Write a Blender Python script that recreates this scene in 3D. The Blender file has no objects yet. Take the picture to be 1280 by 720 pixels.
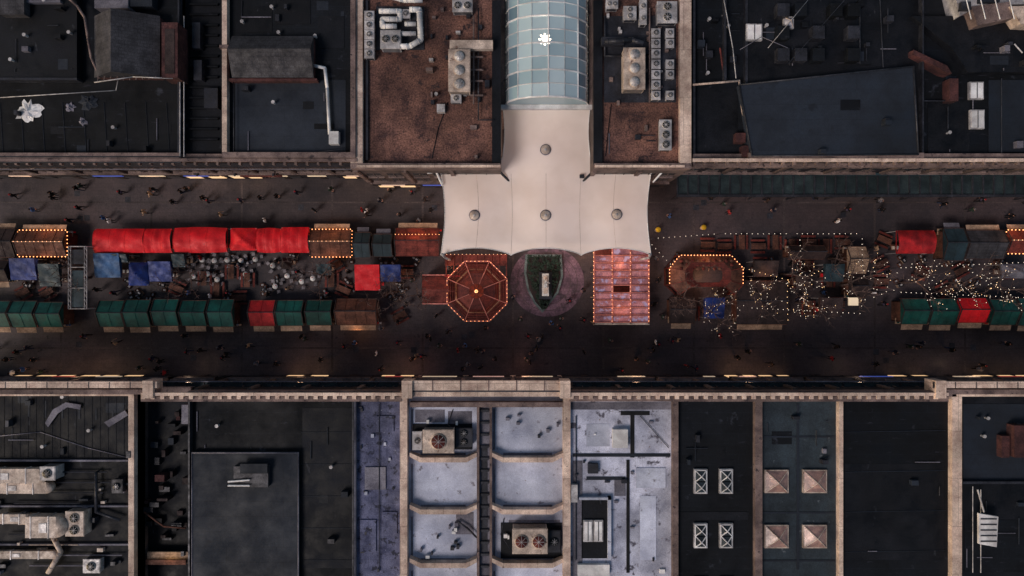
import bpy, math, random
from mathutils import Vector, Matrix
random.seed(7)
CAMH=85.0
GAIN=1.5
scene=bpy.context.scene
def k(z): return (CAMH-z)/CAMH
def W(px,py,z=0.0): return ((px-640)/10*k(z),(360-py)/10*k(z))
def lin(c):
    c=c/255.0
    return c/12.92 if c<=0.04045 else ((c+0.055)/1.055)**2.4
def A(r,g,b,g_=None):
    gg=GAIN if g_ is None else g_
    return tuple(min(lin(v)*gg,0.85) for v in (r,g,b))
# ------------------------------------------------------------------ materials
def newmat(name):
    m=bpy.data.materials.new(name); m.use_nodes=True
    nt=m.node_tree; bs=nt.nodes['Principled BSDF']
    return m,nt,bs
def weather(name,c1,c2=None,scale=0.5,rough=0.8,contrast=(0.35,0.65),grain=0.35,gscale=9,bump=0.15,seam=None,blot=0.35,metal=0.0,stain=None,spec=0.3,stain2=None):
    m,nt,bs=newmat(name); N=nt.nodes; L=nt.links
    if c2 is None: c2=tuple(v*0.6 for v in c1)
    geo=N.new('ShaderNodeNewGeometry')
    def noise(sc,det=8,r=0.62,off=0.0,stretch=None):
        mp=N.new('ShaderNodeMapping'); mp.inputs['Location'].default_value=(off,off*1.7,off*0.3)
        if stretch: mp.inputs['Scale'].default_value=stretch
        L.new(geo.outputs['Position'],mp.inputs['Vector'])
        n=N.new('ShaderNodeTexNoise'); n.inputs['Scale'].default_value=sc; n.inputs['Detail'].default_value=det; n.inputs['Roughness'].default_value=r
        L.new(mp.outputs[0],n.inputs['Vector']); return n.outputs['Fac']
    def ramp(src,a,b,v0=0,v1=1):
        r=N.new('ShaderNodeMapRange'); r.inputs[1].default_value=a; r.inputs[2].default_value=b; r.inputs[3].default_value=v0; r.inputs[4].default_value=v1
        L.new(src,r.inputs[0]); return r.outputs[0]
    def mix(f,a,b,mode='MIX'):
        x=N.new('ShaderNodeMix'); x.data_type='RGBA'; x.blend_type=mode
        if hasattr(f,'links') or hasattr(f,'is_linked'): L.new(f,x.inputs[0])
        else: x.inputs[0].default_value=f
        for s,i in ((a,6),(b,7)):
            if isinstance(s,tuple): x.inputs[i].default_value=(*s,1)
            else: L.new(s,x.inputs[i])
        return x.outputs[2]
    o=random.uniform(0,50)
    n0=noise(scale,6,0.66,o)
    f=ramp(n0,contrast[0],contrast[1])
    col=mix(f,c1,c2)
    if blot:
        g=ramp(noise(scale*0.3,3,0.5,o+11),0.4,0.62,1-blot,1.0+blot*0.3)
        cb=N.new('ShaderNodeCombineColor')
        for i in range(3): L.new(g,cb.inputs[i])
        col=mix(1.0,col,cb.outputs[0],'MULTIPLY')
    if grain:
        g=ramp(noise(gscale,2,0.7,o+5),0.3,0.7,1-grain,1+grain)
        cb=N.new('ShaderNodeCombineColor')
        for i in range(3): L.new(g,cb.inputs[i])
        col=mix(1.0,col,cb.outputs[0],'MULTIPLY')
    for st,of in ((stain,23),(stain2,41)):
        if st:
            fs=ramp(noise(st[1],4,0.62,o+of,st[3] if len(st)>3 else None),st[2],st[2]+0.07)
            col=mix(fs,col,st[0])
    if seam:
        br=N.new('ShaderNodeTexBrick'); br.inputs['Scale'].default_value=1.0
        br.inputs['Brick Width'].default_value=seam[0]; br.inputs['Row Height'].default_value=seam[1]
        br.inputs['Mortar Size'].default_value=seam[2]; br.inputs['Mortar Smooth'].default_value=0.3
        br.inputs['Color1'].default_value=(1,1,1,1); br.inputs['Color2'].default_value=(seam[4],seam[4],seam[4],1)
        br.inputs['Mortar'].default_value=(seam[3],seam[3],seam[3],1)
        L.new(geo.outputs['Position'],br.inputs['Vector'])
        col=mix(1.0,col,br.outputs['Color'],'MULTIPLY')
    L.new(col,bs.inputs['Base Color'])
    L.new(ramp(n0,0.35,0.65,max(rough-0.2,0.05),min(rough+0.12,1)),bs.inputs['Roughness'])
    bs.inputs['Metallic'].default_value=metal
    bs.inputs['Specular IOR Level'].default_value=spec
    if bump:
        b=N.new('ShaderNodeBump'); b.inputs['Strength'].default_value=bump; b.inputs['Distance'].default_value=0.05
        L.new(noise(gscale*0.6,2,0.6,o+3),b.inputs['Height']); L.new(b.outputs[0],bs.inputs['Normal'])
    return m
def emis(name,c,s,base=(0.8,0.7,0.5)):
    m,nt,bs=newmat(name)
    bs.inputs['Base Color'].default_value=(*base,1)
    bs.inputs['Emission Color'].default_value=(*c,1); bs.inputs['Emission Strength'].default_value=s
    try: m.cycles.emission_sampling='NONE'
    except Exception: pass
    return m
M={}
M['ground']=weather('ground_earth',A(40,36,36),scale=0.1)
M['street']=weather('street_paving',A(70,60,62),A(45,41,46),scale=0.16,rough=0.62,grain=0.2,gscale=5,bump=0.25,seam=(0.9,0.45,0.02,0.72,0.88),blot=0.35,stain=(A(36,32,36),1.1,0.63))
M['band']=weather('paving_band',A(70,61,62),A(52,46,48),scale=0.6,rough=0.7,seam=(0.3,0.3,0.02,0.6,0.8))
M['pinkpave']=weather('pink_paving',A(122,96,110),A(84,66,80),scale=0.7,rough=0.6,seam=(0.4,0.4,0.03,0.65,0.8),stain=(A(66,54,62),.8,.55))
M['black']=weather('black_felt',A(16,19,25),A(9,12,17),scale=0.25,rough=0.75,seam=(8,1.1,0.03,1.45,0.85),grain=0.3,stain=(A(38,41,49),0.6,0.64),stain2=(A(30,31,38),1.8,.63,(.4,1.4,1)),spec=.2)
M['black2']=weather('black_asphalt_roof',A(11,13,18),A(21,23,29),scale=0.5,rough=0.7,grain=0.5,stain=(A(46,48,54),1.6,0.68,(1,0.3,1)),spec=.2)
M['slate']=weather('slate_membrane',A(31,37,47),A(24,29,38),scale=0.3,rough=0.75,grain=0.2,seam=(12,1.6,0.03,0.7,0.93),stain=(A(22,26,34),.5,.62))
M['slate2']=weather('grey_slate',A(62,61,66),A(42,42,47),scale=0.9,rough=0.8,seam=(0.5,0.35,0.03,0.6,0.8))
M['green_grey']=weather('green_grey_roof',A(40,49,56),A(29,36,42),scale=0.5,rough=0.75,grain=0.3,stain=(A(74,80,86),1.2,0.66))
M['brown']=weather('brown_gravel_roof',A(108,76,66),A(58,42,42),scale=0.45,rough=0.95,grain=0.65,gscale=6,bump=0.5,blot=0.4,stain=(A(36,28,31),0.9,0.6),stain2=(A(124,96,84),1.6,.68))
M['purple']=weather('purple_roof',A(92,95,122),A(58,61,84),scale=0.7,rough=0.8,grain=0.35,stain=(A(36,38,52),1.4,0.56),seam=(1.9,1.2,0.03,0.75,0.85),stain2=(A(124,126,146),2.2,.66))
M['white_roof']=weather('white_painted_roof',A(178,182,198),A(142,146,164),scale=0.35,rough=0.7,grain=0.16,stain=(A(104,102,112),1.1,0.62),stain2=(A(112,100,98),2.4,.68))
M['white_roof2']=weather('worn_white_roof',A(176,178,194),A(132,134,150),scale=0.5,rough=0.75,grain=0.22,stain=(A(72,70,80),0.8,0.575),stain2=(A(110,100,100),2.4,.64))
M['grey_roof']=weather('grey_roof',A(108,106,116),A(78,76,86),scale=0.6,rough=0.8,grain=0.3)
M['beige']=weather('beige_stone',A(204,178,164),A(158,136,126),scale=0.8,rough=0.85,grain=0.25,stain=(A(96,82,80),1.3,0.65),seam=(1.8,5,0.04,0.6,0.86))
M['beige_d']=weather('dark_stone',A(112,96,92),A(78,66,66),scale=0.8,rough=0.85,grain=0.3,stain=(A(46,40,43),1.5,0.6))
M['wall']=weather('facade_stone',A(88,76,73),A(60,52,52),scale=0.5,rough=0.85,seam=(1.2,0.5,0.02,0.7,0.85))
M['darkwall']=weather('dark_facade',A(36,33,38),A(24,22,27),scale=0.5,rough=0.7)
M['brick']=weather('red_brick',A(80,48,47),A(52,33,36),scale=1.2,rough=0.9,seam=(0.22,0.08,0.01,0.6,0.8))
M['rust']=weather('rusty_red',A(92,40,36),A(60,30,31),scale=1.4,rough=0.8)
M['metal']=weather('light_metal',A(172,169,170),A(124,121,124),scale=1.6,rough=0.45,metal=0.1,grain=0.2,stain=(A(96,86,82),1.6,0.64))
M['metal_b']=weather('beige_metal',A(180,164,152),A(132,118,110),scale=1.4,rough=0.5,grain=0.25,stain=(A(92,72,64),1.4,0.62))
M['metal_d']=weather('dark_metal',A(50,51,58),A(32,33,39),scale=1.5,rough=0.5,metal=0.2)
M['white']=weather('white_paint',A(218,212,210),A(174,170,172),scale=1.2,rough=0.5,grain=0.1)
M['fan']=weather('fan_black',A(20,20,22),scale=2,rough=0.5)
M['red']=weather('red_canvas',A(200,24,34),A(166,17,28),scale=1.1,rough=0.65,grain=0.14,bump=0.2,blot=.15,stain=(A(120,14,20),1.0,0.68))
M['red_d']=weather('dark_red_canvas',A(158,30,34),A(112,22,28),scale=1.1,rough=0.7,grain=0.2)
M['blue']=weather('blue_canvas',A(26,46,108),A(18,30,72),scale=1.3,rough=0.6,grain=0.2,bump=0.3)
M['blue_l']=weather('light_blue_canvas',A(44,88,134),A(30,60,98),scale=1.3,rough=0.6,grain=0.2)
M['green']=weather('green_roof_sheet',A(22,76,70),A(15,50,48),scale=0.9,rough=0.55,grain=0.2,stain=(A(46,62,58),1.8,0.66))
M['teal']=weather('dark_teal_sheet',A(36,52,60),A(25,38,44),scale=0.9,rough=0.6,grain=0.25)
M['wood']=weather('brown_wood',A(98,62,50),A(64,42,36),scale=1.2,rough=0.8,seam=(3,0.18,0.02,0.6,0.75))
M['wood_r']=weather('reddish_wood',A(112,46,38),A(72,32,30),scale=1.2,rough=0.75,seam=(3,0.2,0.02,0.55,0.75))
M['wood_l']=weather('pale_wood',A(170,142,120),A(126,104,88),scale=1.2,rough=0.8,seam=(3,0.2,0.02,0.6,0.8))
M['wood_d']=weather('dark_wood',A(48,37,37),A(33,26,28),scale=1.2,rough=0.8)
M['pinkslat']=weather('pink_slat',A(184,116,106),A(134,78,74),scale=1.6,rough=0.6,grain=0.3)
M['pinksheet']=weather('pink_panel',A(176,124,126),A(122,82,96),scale=1.2,rough=0.4,grain=0.35,stain=(A(150,140,172),1.1,0.55))
M['bark']=weather('bark',A(94,78,74),A(62,50,48),scale=3,rough=0.9)
M['leaf']=weather('hedge_leaf',A(30,50,38),A(16,30,26),scale=2.5,rough=0.7,grain=0.5,gscale=20)
M['stone_w']=weather('white_stone',A(200,197,195),A(154,152,152),scale=1.5,rough=0.7)
M['stone_g']=weather('grey_kerb_stone',A(98,112,112),A(70,80,82),scale=1.5,rough=0.7)
M['chair']=weather('chair_metal',A(132,126,130),A(80,76,82),scale=1.5,rough=0.5)
M['bulb_w']=emis('warm_bulb',(1.0,0.6,0.28),3)
M['bulb_c']=emis('white_bulb',(1.0,0.84,0.7),2.0)
M['bulb_h']=emis('globe_bulb',(1.0,0.82,0.62),14)
M['bulb_o']=emis('orange_bulb',(1.0,0.36,0.12),4.2)
M['bulb_d']=emis('dim_orange_bulb',(1.0,0.42,0.2),2.2)
M['lit']=emis('lit_window',(1.0,0.6,0.3),0.8)
M['sign_r']=emis('sign_red',(1.0,0.12,0.1),0.18,(0.3,0.04,0.04))
M['sign_p']=emis('sign_pink',(1.0,0.5,0.45),0.3)
M['sign_b']=emis('sign_blue',(0.15,0.25,1.0),0.2,(0.05,0.08,0.4))
M['sign_w']=emis('sign_white',(1.0,0.72,0.5),0.35)
def glass(name,c,alpha=1.0,rough=0.12):
    m,nt,bs=newmat(name); bs.inputs['Base Color'].default_value=(*c,1); bs.inputs['Roughness'].default_value=rough
    bs.inputs['Alpha'].default_value=alpha; bs.inputs['Specular IOR Level'].default_value=0.8
    return m
M['glass_d']=glass('dark_window_glass',(0.02,0.025,0.03))
M['glass1']=glass('roof_glass_light',A(162,184,192),0.72)  # atrium's inner brightness put into the glass colours, palest for crown panes
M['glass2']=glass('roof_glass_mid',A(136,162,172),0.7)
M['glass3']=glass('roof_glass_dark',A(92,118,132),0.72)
M['glass_sk']=weather('skylight_glass',A(178,178,186),A(120,120,132),scale=2,rough=0.2,grain=0.2)
M['glass_w']=weather('skylight_amber',A(158,124,114),A(104,86,86),scale=1.2,rough=0.2,grain=0.2)
M['glass_c']=weather('canopy_glass',A(44,54,57),A(29,36,39),scale=0.8,rough=0.3,grain=0.3)
M['yellow']=weather('yellow_lid',A(190,150,30),scale=1)
m,nt,bs=newmat('membrane'); N=nt.nodes; L=nt.links
tr=N.new('ShaderNodeBsdfTranslucent'); tr.inputs[0].default_value=(0.9,0.76,0.68,1)
bs.inputs['Roughness'].default_value=0.6
geo=N.new('ShaderNodeNewGeometry'); nn=N.new('ShaderNodeTexNoise'); nn.inputs['Scale'].default_value=0.35; nn.inputs['Detail'].default_value=6
L.new(geo.outputs['Position'],nn.inputs['Vector'])
rp=N.new('ShaderNodeValToRGB'); rp.color_ramp.elements[0].position=0.3; rp.color_ramp.elements[0].color=(0.74,0.67,0.64,1); rp.color_ramp.elements[1].position=0.6; rp.color_ramp.elements[1].color=(0.86,0.79,0.77,1)
L.new(nn.outputs['Fac'],rp.inputs[0]); L.new(rp.outputs[0],bs.inputs['Base Color'])
mx=N.new('ShaderNodeMixShader'); mx.inputs[0].default_value=0.25
L.new(bs.outputs[0],mx.inputs[1]); L.new(tr.outputs[0],mx.inputs[2]); L.new(mx.outputs[0],N['Material Output'].inputs[0])
M['membrane']=m
# ------------------------------------------------------------------ builder
class B:
    def __init__(s,name): s.name=name; s.p={}
    def _g(s,part,mat):
        key=(part,mat)
        if key not in s.p: s.p[key]=([],[],[False])
        return s.p[key]
    def poly(s,part,mat,vs):
        v,f,_=s._g(part,mat); n=len(v); v.extend([tuple(q) for q in vs]); f.append(tuple(range(n,n+len(vs))))
    def raw(s,part,mat,vs,fs,smooth=False):
        v,f,sm=s._g(part,mat); n=len(v); v.extend([tuple(q) for q in vs]); f.extend([tuple(n+i for i in q) for q in fs])
        if smooth: sm[0]=True
    def box(s,part,mat,x0,x1,y0,y1,z0,z1):
        if x0>x1:x0,x1=x1,x0
        if y0>y1:y0,y1=y1,y0
        s.raw(part,mat,[(x0,y0,z0),(x1,y0,z0),(x1,y1,z0),(x0,y1,z0),(x0,y0,z1),(x1,y0,z1),(x1,y1,z1),(x0,y1,z1)],
              [(0,3,2,1),(4,5,6,7),(0,1,5,4),(1,2,6,5),(2,3,7,6),(3,0,4,7)])
    def prism(s,part,mat,pts,z0,z1):
        n=len(pts)
        ar=sum(pts[i][0]*pts[(i+1)%n][1]-pts[(i+1)%n][0]*pts[i][1] for i in range(n))
        if ar<0: pts=pts[::-1]
        vs=[(x,y,z0) for x,y in pts]+[(x,y,z1) for x,y in pts]
        fs=[tuple(range(n-1,-1,-1)),tuple(range(n,2*n))]+[(i,(i+1)%n,n+(i+1)%n,n+i) for i in range(n)]
        s.raw(part,mat,vs,fs)
    def tube(s,part,mat,p0,p1,r0,r1=None,n=6):
        if r1 is None:r1=r0
        a=Vector(p0);b=Vector(p1);d=b-a
        if d.length<1e-5:return
        d.normalize(); u=d.orthogonal().normalized(); w=d.cross(u)
        vs=[];
        for q,r in((a,r0),(b,r1)):
            for i in range(n):
                t=2*math.pi*i/n; vs.append(q+u*(r*math.cos(t))+w*(r*math.sin(t)))
        fs=[(i,(i+1)%n,n+(i+1)%n,n+i) for i in range(n)]+[tuple(range(n-1,-1,-1)),tuple(range(n,2*n))]
        s.raw(part,mat,vs,fs,n>6)
    def path(s,part,mat,pts,r,n=6):
        for a,b in zip(pts[:-1],pts[1:]): s.tube(part,mat,a,b,r,r,n)
        for q in pts[1:-1]: s.ball(part,mat,q,r*1.02)
    def ball(s,part,mat,c,r,sc=(1,1,1),nu=6,nv=4):
        vs=[(c[0],c[1],c[2]+r*sc[2])]
        for j in range(1,nv):
            t=math.pi*j/nv
            for i in range(nu):
                a=2*math.pi*i/nu; vs.append((c[0]+r*sc[0]*math.sin(t)*math.cos(a),c[1]+r*sc[1]*math.sin(t)*math.sin(a),c[2]+r*sc[2]*math.cos(t)))
        vs.append((c[0],c[1],c[2]-r*sc[2])); fs=[(0,1+i,1+(i+1)%nu) for i in range(nu)]
        for j in range(nv-2):
            for i in range(nu):
                a=1+j*nu+i;b=1+j*nu+(i+1)%nu; fs.append((a,a+nu,b+nu,b))
        l=len(vs)-1; o=1+(nv-2)*nu
        fs+=[(l,o+(i+1)%nu,o+i) for i in range(nu)]
        s.raw(part,mat,vs,fs,True)
    def R(s,part,mat,px0,py0,px1,py1,zt,h):
        x0,y0=W(px0,py0,zt);x1,y1=W(px1,py1,zt); s.box(part,mat,x0,x1,y0,y1,zt-h,zt)
    def PR(s,part,mat,pts,zt,h): s.prism(part,mat,[W(a,b,zt) for a,b in pts],zt-h,zt)
    def PT(s,part,mat,pts,z,r,n=6): s.path(part,mat,[(*W(a,b,z),z) for a,b in pts],r,n)
    def done(s,parent=None):
        allv=[q for (v,f,_) in s.p.values() for q in v]
        if not allv: return
        xs=[q[0] for q in allv];ys=[q[1] for q in allv];zs=[q[2] for q in allv]
        c=Vector(((min(xs)+max(xs))/2,(min(ys)+max(ys))/2,min(zs)))
        e=bpy.data.objects.new(s.name,None); e.empty_display_size=0.5; scene.collection.objects.link(e); e.location=c
        for (part,mat),(v,f,sm) in s.p.items():
            me=bpy.data.meshes.new(part); me.from_pydata([(Vector(q)-c) for q in v],[],f); me.materials.append(M[mat] if isinstance(mat,str) else mat)
            if sm[0]: me.polygons.foreach_set('use_smooth',[True]*len(me.polygons))
            me.update(); o=bpy.data.objects.new(part,me); scene.collection.objects.link(o); o.parent=e
        return e
def instance(src,name,loc,rot=0,scale=1):
    e=bpy.data.objects.new(name,None); scene.collection.objects.link(e); e.location=loc; e.rotation_euler=(0,0,rot); e.scale=(scale,)*3
    for c in src.children:
        o=bpy.data.objects.new(c.name.split('.')[0],c.data); scene.collection.objects.link(o); o.parent=e; o.location=c.location
    return e
# ------------------------------------------------------------------ ground
def sheet(name,mat,pts,z):
    me=bpy.data.meshes.new(name); me.from_pydata([(x,y,z) for x,y in pts],[],[tuple(range(len(pts)))]); me.materials.append(M[mat])
    o=bpy.data.objects.new(name,me); scene.collection.objects.link(o); return o
def rect(x0,x1,y0,y1): return [(x0,y0),(x1,y0),(x1,y1),(x0,y1)]
sheet('ground','ground',rect(-1500,1500,-1500,1500),0)
sheet('street_paving','street',rect(-150,150,-10.9,30),0.006)
b=B('paving_bands')
for y in (10.6,-7.6): b.box('drain_channel','band',-120,120,y,y+0.2,0.0,0.014)
for i in range(-10,11): b.box('cross_band','band',i*11.3,i*11.3+0.25,-10.5,13.5,0.0,0.010)
b.done()
b=B('manhole_covers')
for i in range(24):
    x=random.uniform(-62,62); y=random.choice([random.uniform(8,12.5),random.uniform(-10,-6)])
    b.box('cover','metal_d',x,x+0.7,y,y+0.7,0.0,0.018)
b.done()
# ------------------------------------------------------------------ facades
signs=['sign_r','sign_p','sign_b','sign_w','sign_w','sign_p','darkwall','darkwall','wood_d','beige_d','sign_w']
def facade(b,x0,x1,y,d,h,wallmat):
    n=max(1,int(round((x1-x0)/5.2))); w=(x1-x0)/n
    for i in range(n):
        a=x0+i*w; c=a+w
        b.box('pilasters','beige_d' if wallmat!='darkwall' else 'wall',a-0.22,a+0.22,y,y+d*0.22,4.6,h-0.75)
        b.box('shop_windows',random.choice(['glass_d','glass_d','lit']),a+0.35,c-0.35,y,y+d*0.06,0.4,3.1)
        b.box('shop_door','wood_d',a+w*0.42,a+w*0.58,y,y+d*0.09,0.05,2.5)
        sg=random.choice(signs); f=random.uniform(0.2,0.9)
        b.box('fascia','darkwall',a+0.05,c-0.05,y,y+d*0.30,3.25,4.2)
        b.box('shop_sign_panel',sg,a+0.6+f,c-0.6-f,y+d*0.30,y+d*0.36,3.5,3.95)
        for s in range(int((h-5.5)//3.1)):
            z=5.2+s*3.1
            for q in (0.28,0.72):
                cx=a+w*q
                b.box('windows','glass_d',cx-0.75,cx+0.75,y,y+d*0.03,z,z+1.9)
                b.box('window_sills','beige_d',cx-0.9,cx+0.9,y,y+d*0.2,z-0.16,z-0.02)
                b.box('window_frames','wall',cx-0.04,cx+0.04,y+d*0.031,y+d*0.07,z,z+1.9)
                b.box('window_frames','wall',cx-0.75,cx+0.75,y+d*0.031,y+d*0.07,z+0.9,z+0.98)
    b.box('string_course','beige_d',x0,x1,y,y+d*0.3,4.3,4.55)
def building(name,side,px0,px1,z,roofmat,wallmat='darkwall',front=None,par=('beige_d','beige_d'),pw=4,frontcap=None,back=None,ph=0.7,facade_on=True):
    b=B(name); x0,_=W(px0,0,z); x1,_=W(px1,0,z)
    if side=='N': ys=13.7 if front is None else front; yb=W(0,-130,z)[1] if back is None else back; d=-1
    else: ys=-10.9 if front is None else front; yb=W(0,850,z)[1] if back is None else back; d=1
    b.box('walls',wallmat,x0,x1,ys,yb,0,z-0.01)
    b.box('roof',roofmat,x0+0.02,x1-0.02,ys+(-d)*0.02,yb,z-0.2,z+0.0)
    t=pw/10*k(z)
    if par[0]: b.box('parapet_side',par[0],x0,x0+t,ys-d*0.5,yb,z-1.5,z+ph)
    if par[1]: b.box('parapet_side',par[1],x1-t,x1,ys-d*0.5,yb,z-1.5,z+ph)
    fc=frontcap or 'beige_d'
    b.box('cornice',fc,x0,x1,ys+d*0.08,ys-d*0.48,z-0.25,z+ph+0.03)
    b.box('cornice_lower',fc,x0,x1,ys+d*0.002,ys+d*0.04,z-0.7,z-0.25)
    if facade_on: facade(b,x0+0.2,x1-0.2,ys,d,z,wallmat)
    return b
def clutter(b,px0,py0,px1,py1,z,n,mats=('metal_d','grey_roof','slate','black2')):
    for i in range(n):
        x=random.uniform(px0,px1);y=random.uniform(py0,py1);t=random.random()
        if t<0.3:
            w=random.uniform(3,9);h=random.uniform(3,9); b.R('roof_hatches',random.choice(mats),x,y,x+w,y+h,z+random.uniform(0.3,0.9),1.0)
        elif t<0.6:
            ln=random.uniform(10,40); zz=z+0.12
            if random.random()<0.5: pts=[(x,y),(min(x+ln,px1),y)]
            else: pts=[(x,y),(x,min(y+ln,py1))]
            b.PT('pipes',random.choice(('metal_d','grey_roof','slate')),pts,zz,0.05)
        elif t<0.85:
            w=random.uniform(8,26);h=random.uniform(6,20); b.R('felt_patches',random.choice(('black','slate','black2')),x,y,min(x+w,px1),min(y+h,py1),z+0.012+i*0.0015,0.01)
        else:
            X,Y=W(x,y,z+.5); b.tube('vents','metal',(X,Y,z),(X,Y,z+0.5),0.12); b.tube('vents','metal',(X,Y,z+.5),(X,Y,z+0.6),0.2)
def ac_unit(px0,py0,px1,py1,zb,h,mat='metal_b',top=None,fans=1,name='air_conditioning_unit'):
    b=B(name); zt=zb+h
    x0,y1=W(px0,py0,zt);x1,y0=W(px1,py1,zt)
    b.box('casing',mat,x0,x1,y0,y1,zb+0.15,zt)
    for X in(x0+.05,x1-.25):
        b.box('feet','metal_d',X,X+.2,y0,y1,zb,zb+0.15)
    b.box('lid_rim',mat,x0-.06,x1+.06,y0-.06,y1+.06,zt-0.12,zt-0.04)
    w=x1-x0;l=y1-y0; r=min(w,l)*0.36
    if w>l: cs=[(x0+w*(i+.5)/fans,(y0+y1)/2) for i in range(fans)]; r=min(r,w/fans*.4)
    else: cs=[((x0+x1)/2,y0+l*(i+.5)/fans) for i in range(fans)]; r=min(r,l/fans*.4)
    for cx,cy in cs:
        b.tube('fan_rim',mat,(cx,cy,zt),(cx,cy,zt+0.12),r,r,14)
        b.tube('fan_disc',top or 'fan',(cx,cy,zt+0.12),(cx,cy,zt+0.14),r*.88,r*.88,14)
        for a in range(4):
            t=a*math.pi/4
            b.tube('fan_guard','metal',(cx-r*.85*math.cos(t),cy-r*.85*math.sin(t),zt+.17),(cx+r*.85*math.cos(t),cy+r*.85*math.sin(t),zt+.17),0.02,n=4)
    for i in range(5):
        z=zb+.3+i*(h-.5)/5; b.box('louvres','metal_d',x0+.1,x1-.1,y0-.03,y0,z,z+.05); b.box('louvres','metal_d',x0+.1,x1-.1,y1,y1+.03,z,z+.05)
    return b.done()
def duct(pts,z,r,mat='white',name='ventilation_duct'):
    b=B(name); P=[(*W(a,c,z),z) for a,c in pts]
    b.path('duct_run',mat,P,r,8)
    for a,c in zip(P[:-1],P[1:]):
        a=Vector(a);c=Vector(c);L_=(c-a).length; d=(c-a).normalized()
        t=0.3
        while t<L_-.2:
            q=a+d*t; b.tube('duct_flanges',mat,q-d*.03,q+d*.03,r*1.13,n=8); t+=0.8
        b.box('duct_supports','metal_d',a.x-.05,a.x+.05,a.y-.05,a.y+.05,z-0.7,z)
    return b.done()
def skylight(px,py,w,h,zb,style):
    b=B('skylight'); zt=zb+0.35; x0,y1=W(px-w/2,py-h/2,zt);x1,y0=W(px+w/2,py+h/2,zt)
    cx,cy=(x0+x1)/2,(y0+y1)/2
    b.box('kerb','metal' if style!='amber' else 'metal_b',x0-.12,x1+.12,y0-.12,y1+.12,zb,zt-0.02)
    pane='glass_w' if style=='amber' else 'glass_sk'
    if style=='x':
        n=2
        for j in range(n):
            ya=y0+(y1-y0)*j/n; yb=y0+(y1-y0)*(j+1)/n; ym=(ya+yb)/2
            b.raw('pane','green_grey',[(x0,ya,zt),(x1,ya,zt),(x1,yb,zt),(x0,yb,zt),(cx,ym,zt+.35)],[(0,1,4),(1,2,4),(2,3,4),(3,0,4)])
            for q in((x0,ya),(x1,ya),(x1,yb),(x0,yb)): b.tube('glazing_bars','white',(q[0],q[1],zt+.02),(cx,ym,zt+.38),0.06,n=4)
            b.tube('glazing_bars','white',(x0,ya,zt),(x1,ya,zt),.06,n=4);b.tube('glazing_bars','white',(x0,yb,zt),(x1,yb,zt),.06,n=4)
            b.tube('glazing_bars','white',(x0,ya,zt),(x0,yb,zt),.06,n=4);b.tube('glazing_bars','white',(x1,ya,zt),(x1,yb,zt),.06,n=4)
    elif style=='flat':
        b.box('pane','white',x0,x1,y0,y1,zt-0.02,zt+.05)
        b.box('glazing_bars','metal_d',cx-.04,cx+.04,y0,y1,zt+.05,zt+.08)
    else:
        b.raw('pane',pane,[(x0,y0,zt),(x1,y0,zt),(x1,y1,zt),(x0,y1,zt),(cx,cy,zt+.6)],[(0,1,4),(1,2,4),(2,3,4),(3,0,4)])
        for q in((x0,y0),(x1,y0),(x1,y1),(x0,y1)): b.tube('glazing_bars','metal_b',(q[0],q[1],zt+.02),(cx,cy,zt+.63),0.05,n=4)
    return b.done()
def gable(b,part,mat,px0,py0,px1,py1,ze,zr,axis='y',ridge=0.5,wall=None,zb=0):
    x0,y1=W(px0,py0,ze);x1,y0=W(px1,py1,ze)
    if wall: b.box(part+'_walls',wall,x0+.1,x1-.1,y0+.1,y1-.1,zb,ze-.02)
    if axis=='y':
        xm=x0+(x1-x0)*ridge
        vs=[(x0,y0,ze),(xm,y0,zr),(x1,y0,ze),(x0,y1,ze),(xm,y1,zr),(x1,y1,ze)]
    else:
        ym=y0+(y1-y0)*ridge
        vs=[(x0,y0,ze),(x0,ym,zr),(x0,y1,ze),(x1,y0,ze),(x1,ym,zr),(x1,y1,ze)]
    b.raw(part,mat,vs,[(0,1,4,3),(1,2,5,4),(0,2,1),(3,4,5),(0,3,5,2)])
# ------------------------------------------------------------------ NORTH BLOCK
z=13
b=building('department_store','N',-150,228,z,'black',par=('beige_d','metal_d'),pw=2)
gable(b,'slate_roof','slate2',118,20,200,97,z+1.2,z+3.2,'y',0.42,'brick',z-.1)
b.R('brick_stair_wall','brick',202,28,222,97,z+2.2,2.3)
b.R('stair_roof','wood_d',206,36,218,92,z+2.25,.1)
b.R('upper_roof','black2',-150,-130,96,98,z+0.9,1.0)
b.R('upper_roof_edge','metal_d',-150,97,96,100,z+1.1,1.0)
b.PT('gutter','beige_d',[(82,-6),(97,8),(106,22),(110,48),(114,72),(122,90),(124,98)],z+1.3,0.13)
b.PT('handrail','metal',[(-150,130),(0,122),(145,113),(148,98)],z+1.0,0.05)
b.PT('handrail','metal',[(118,103),(166,96),(216,98)],z+2.0,0.06)
for i in range(12): b.PT('handrail_posts','beige_d',[(122+i*8,102-i*.4),(123+i*8,95)],z+1.6,0.06)
for xx in (225,230): b.PT('rainwater_pipe','metal',[(xx,20 if xx==230 else 100),(xx,196)],z+.7,0.06)
for yy,r in((196,.07),(199,.05),(203,.07)): b.PT('cable_tray','metal_d' if yy!=199 else 'grey_roof',[(-150,yy),(226,yy)],z+.75,r)
for i in range(9): b.PT('roof_seam','slate',[(i*26,128),(i*26+4,192)],z+.03,.03)
clutter(b,0,0,90,90,z+.9,14); clutter(b,5,125,215,190,z,10)
b.R('roof_light','grey_roof',22,0,75,3,z+1.4,.6); b.R('roof_light','grey_roof',118,0,160,10,z+1.4,1.4)
b.R('roof_slab','slate',125,-20,190,8,z+1.2,1.2)
b.R('slate_shed','slate2',0,-20,30,18,z+1.8,1.9)
b.done()
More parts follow.
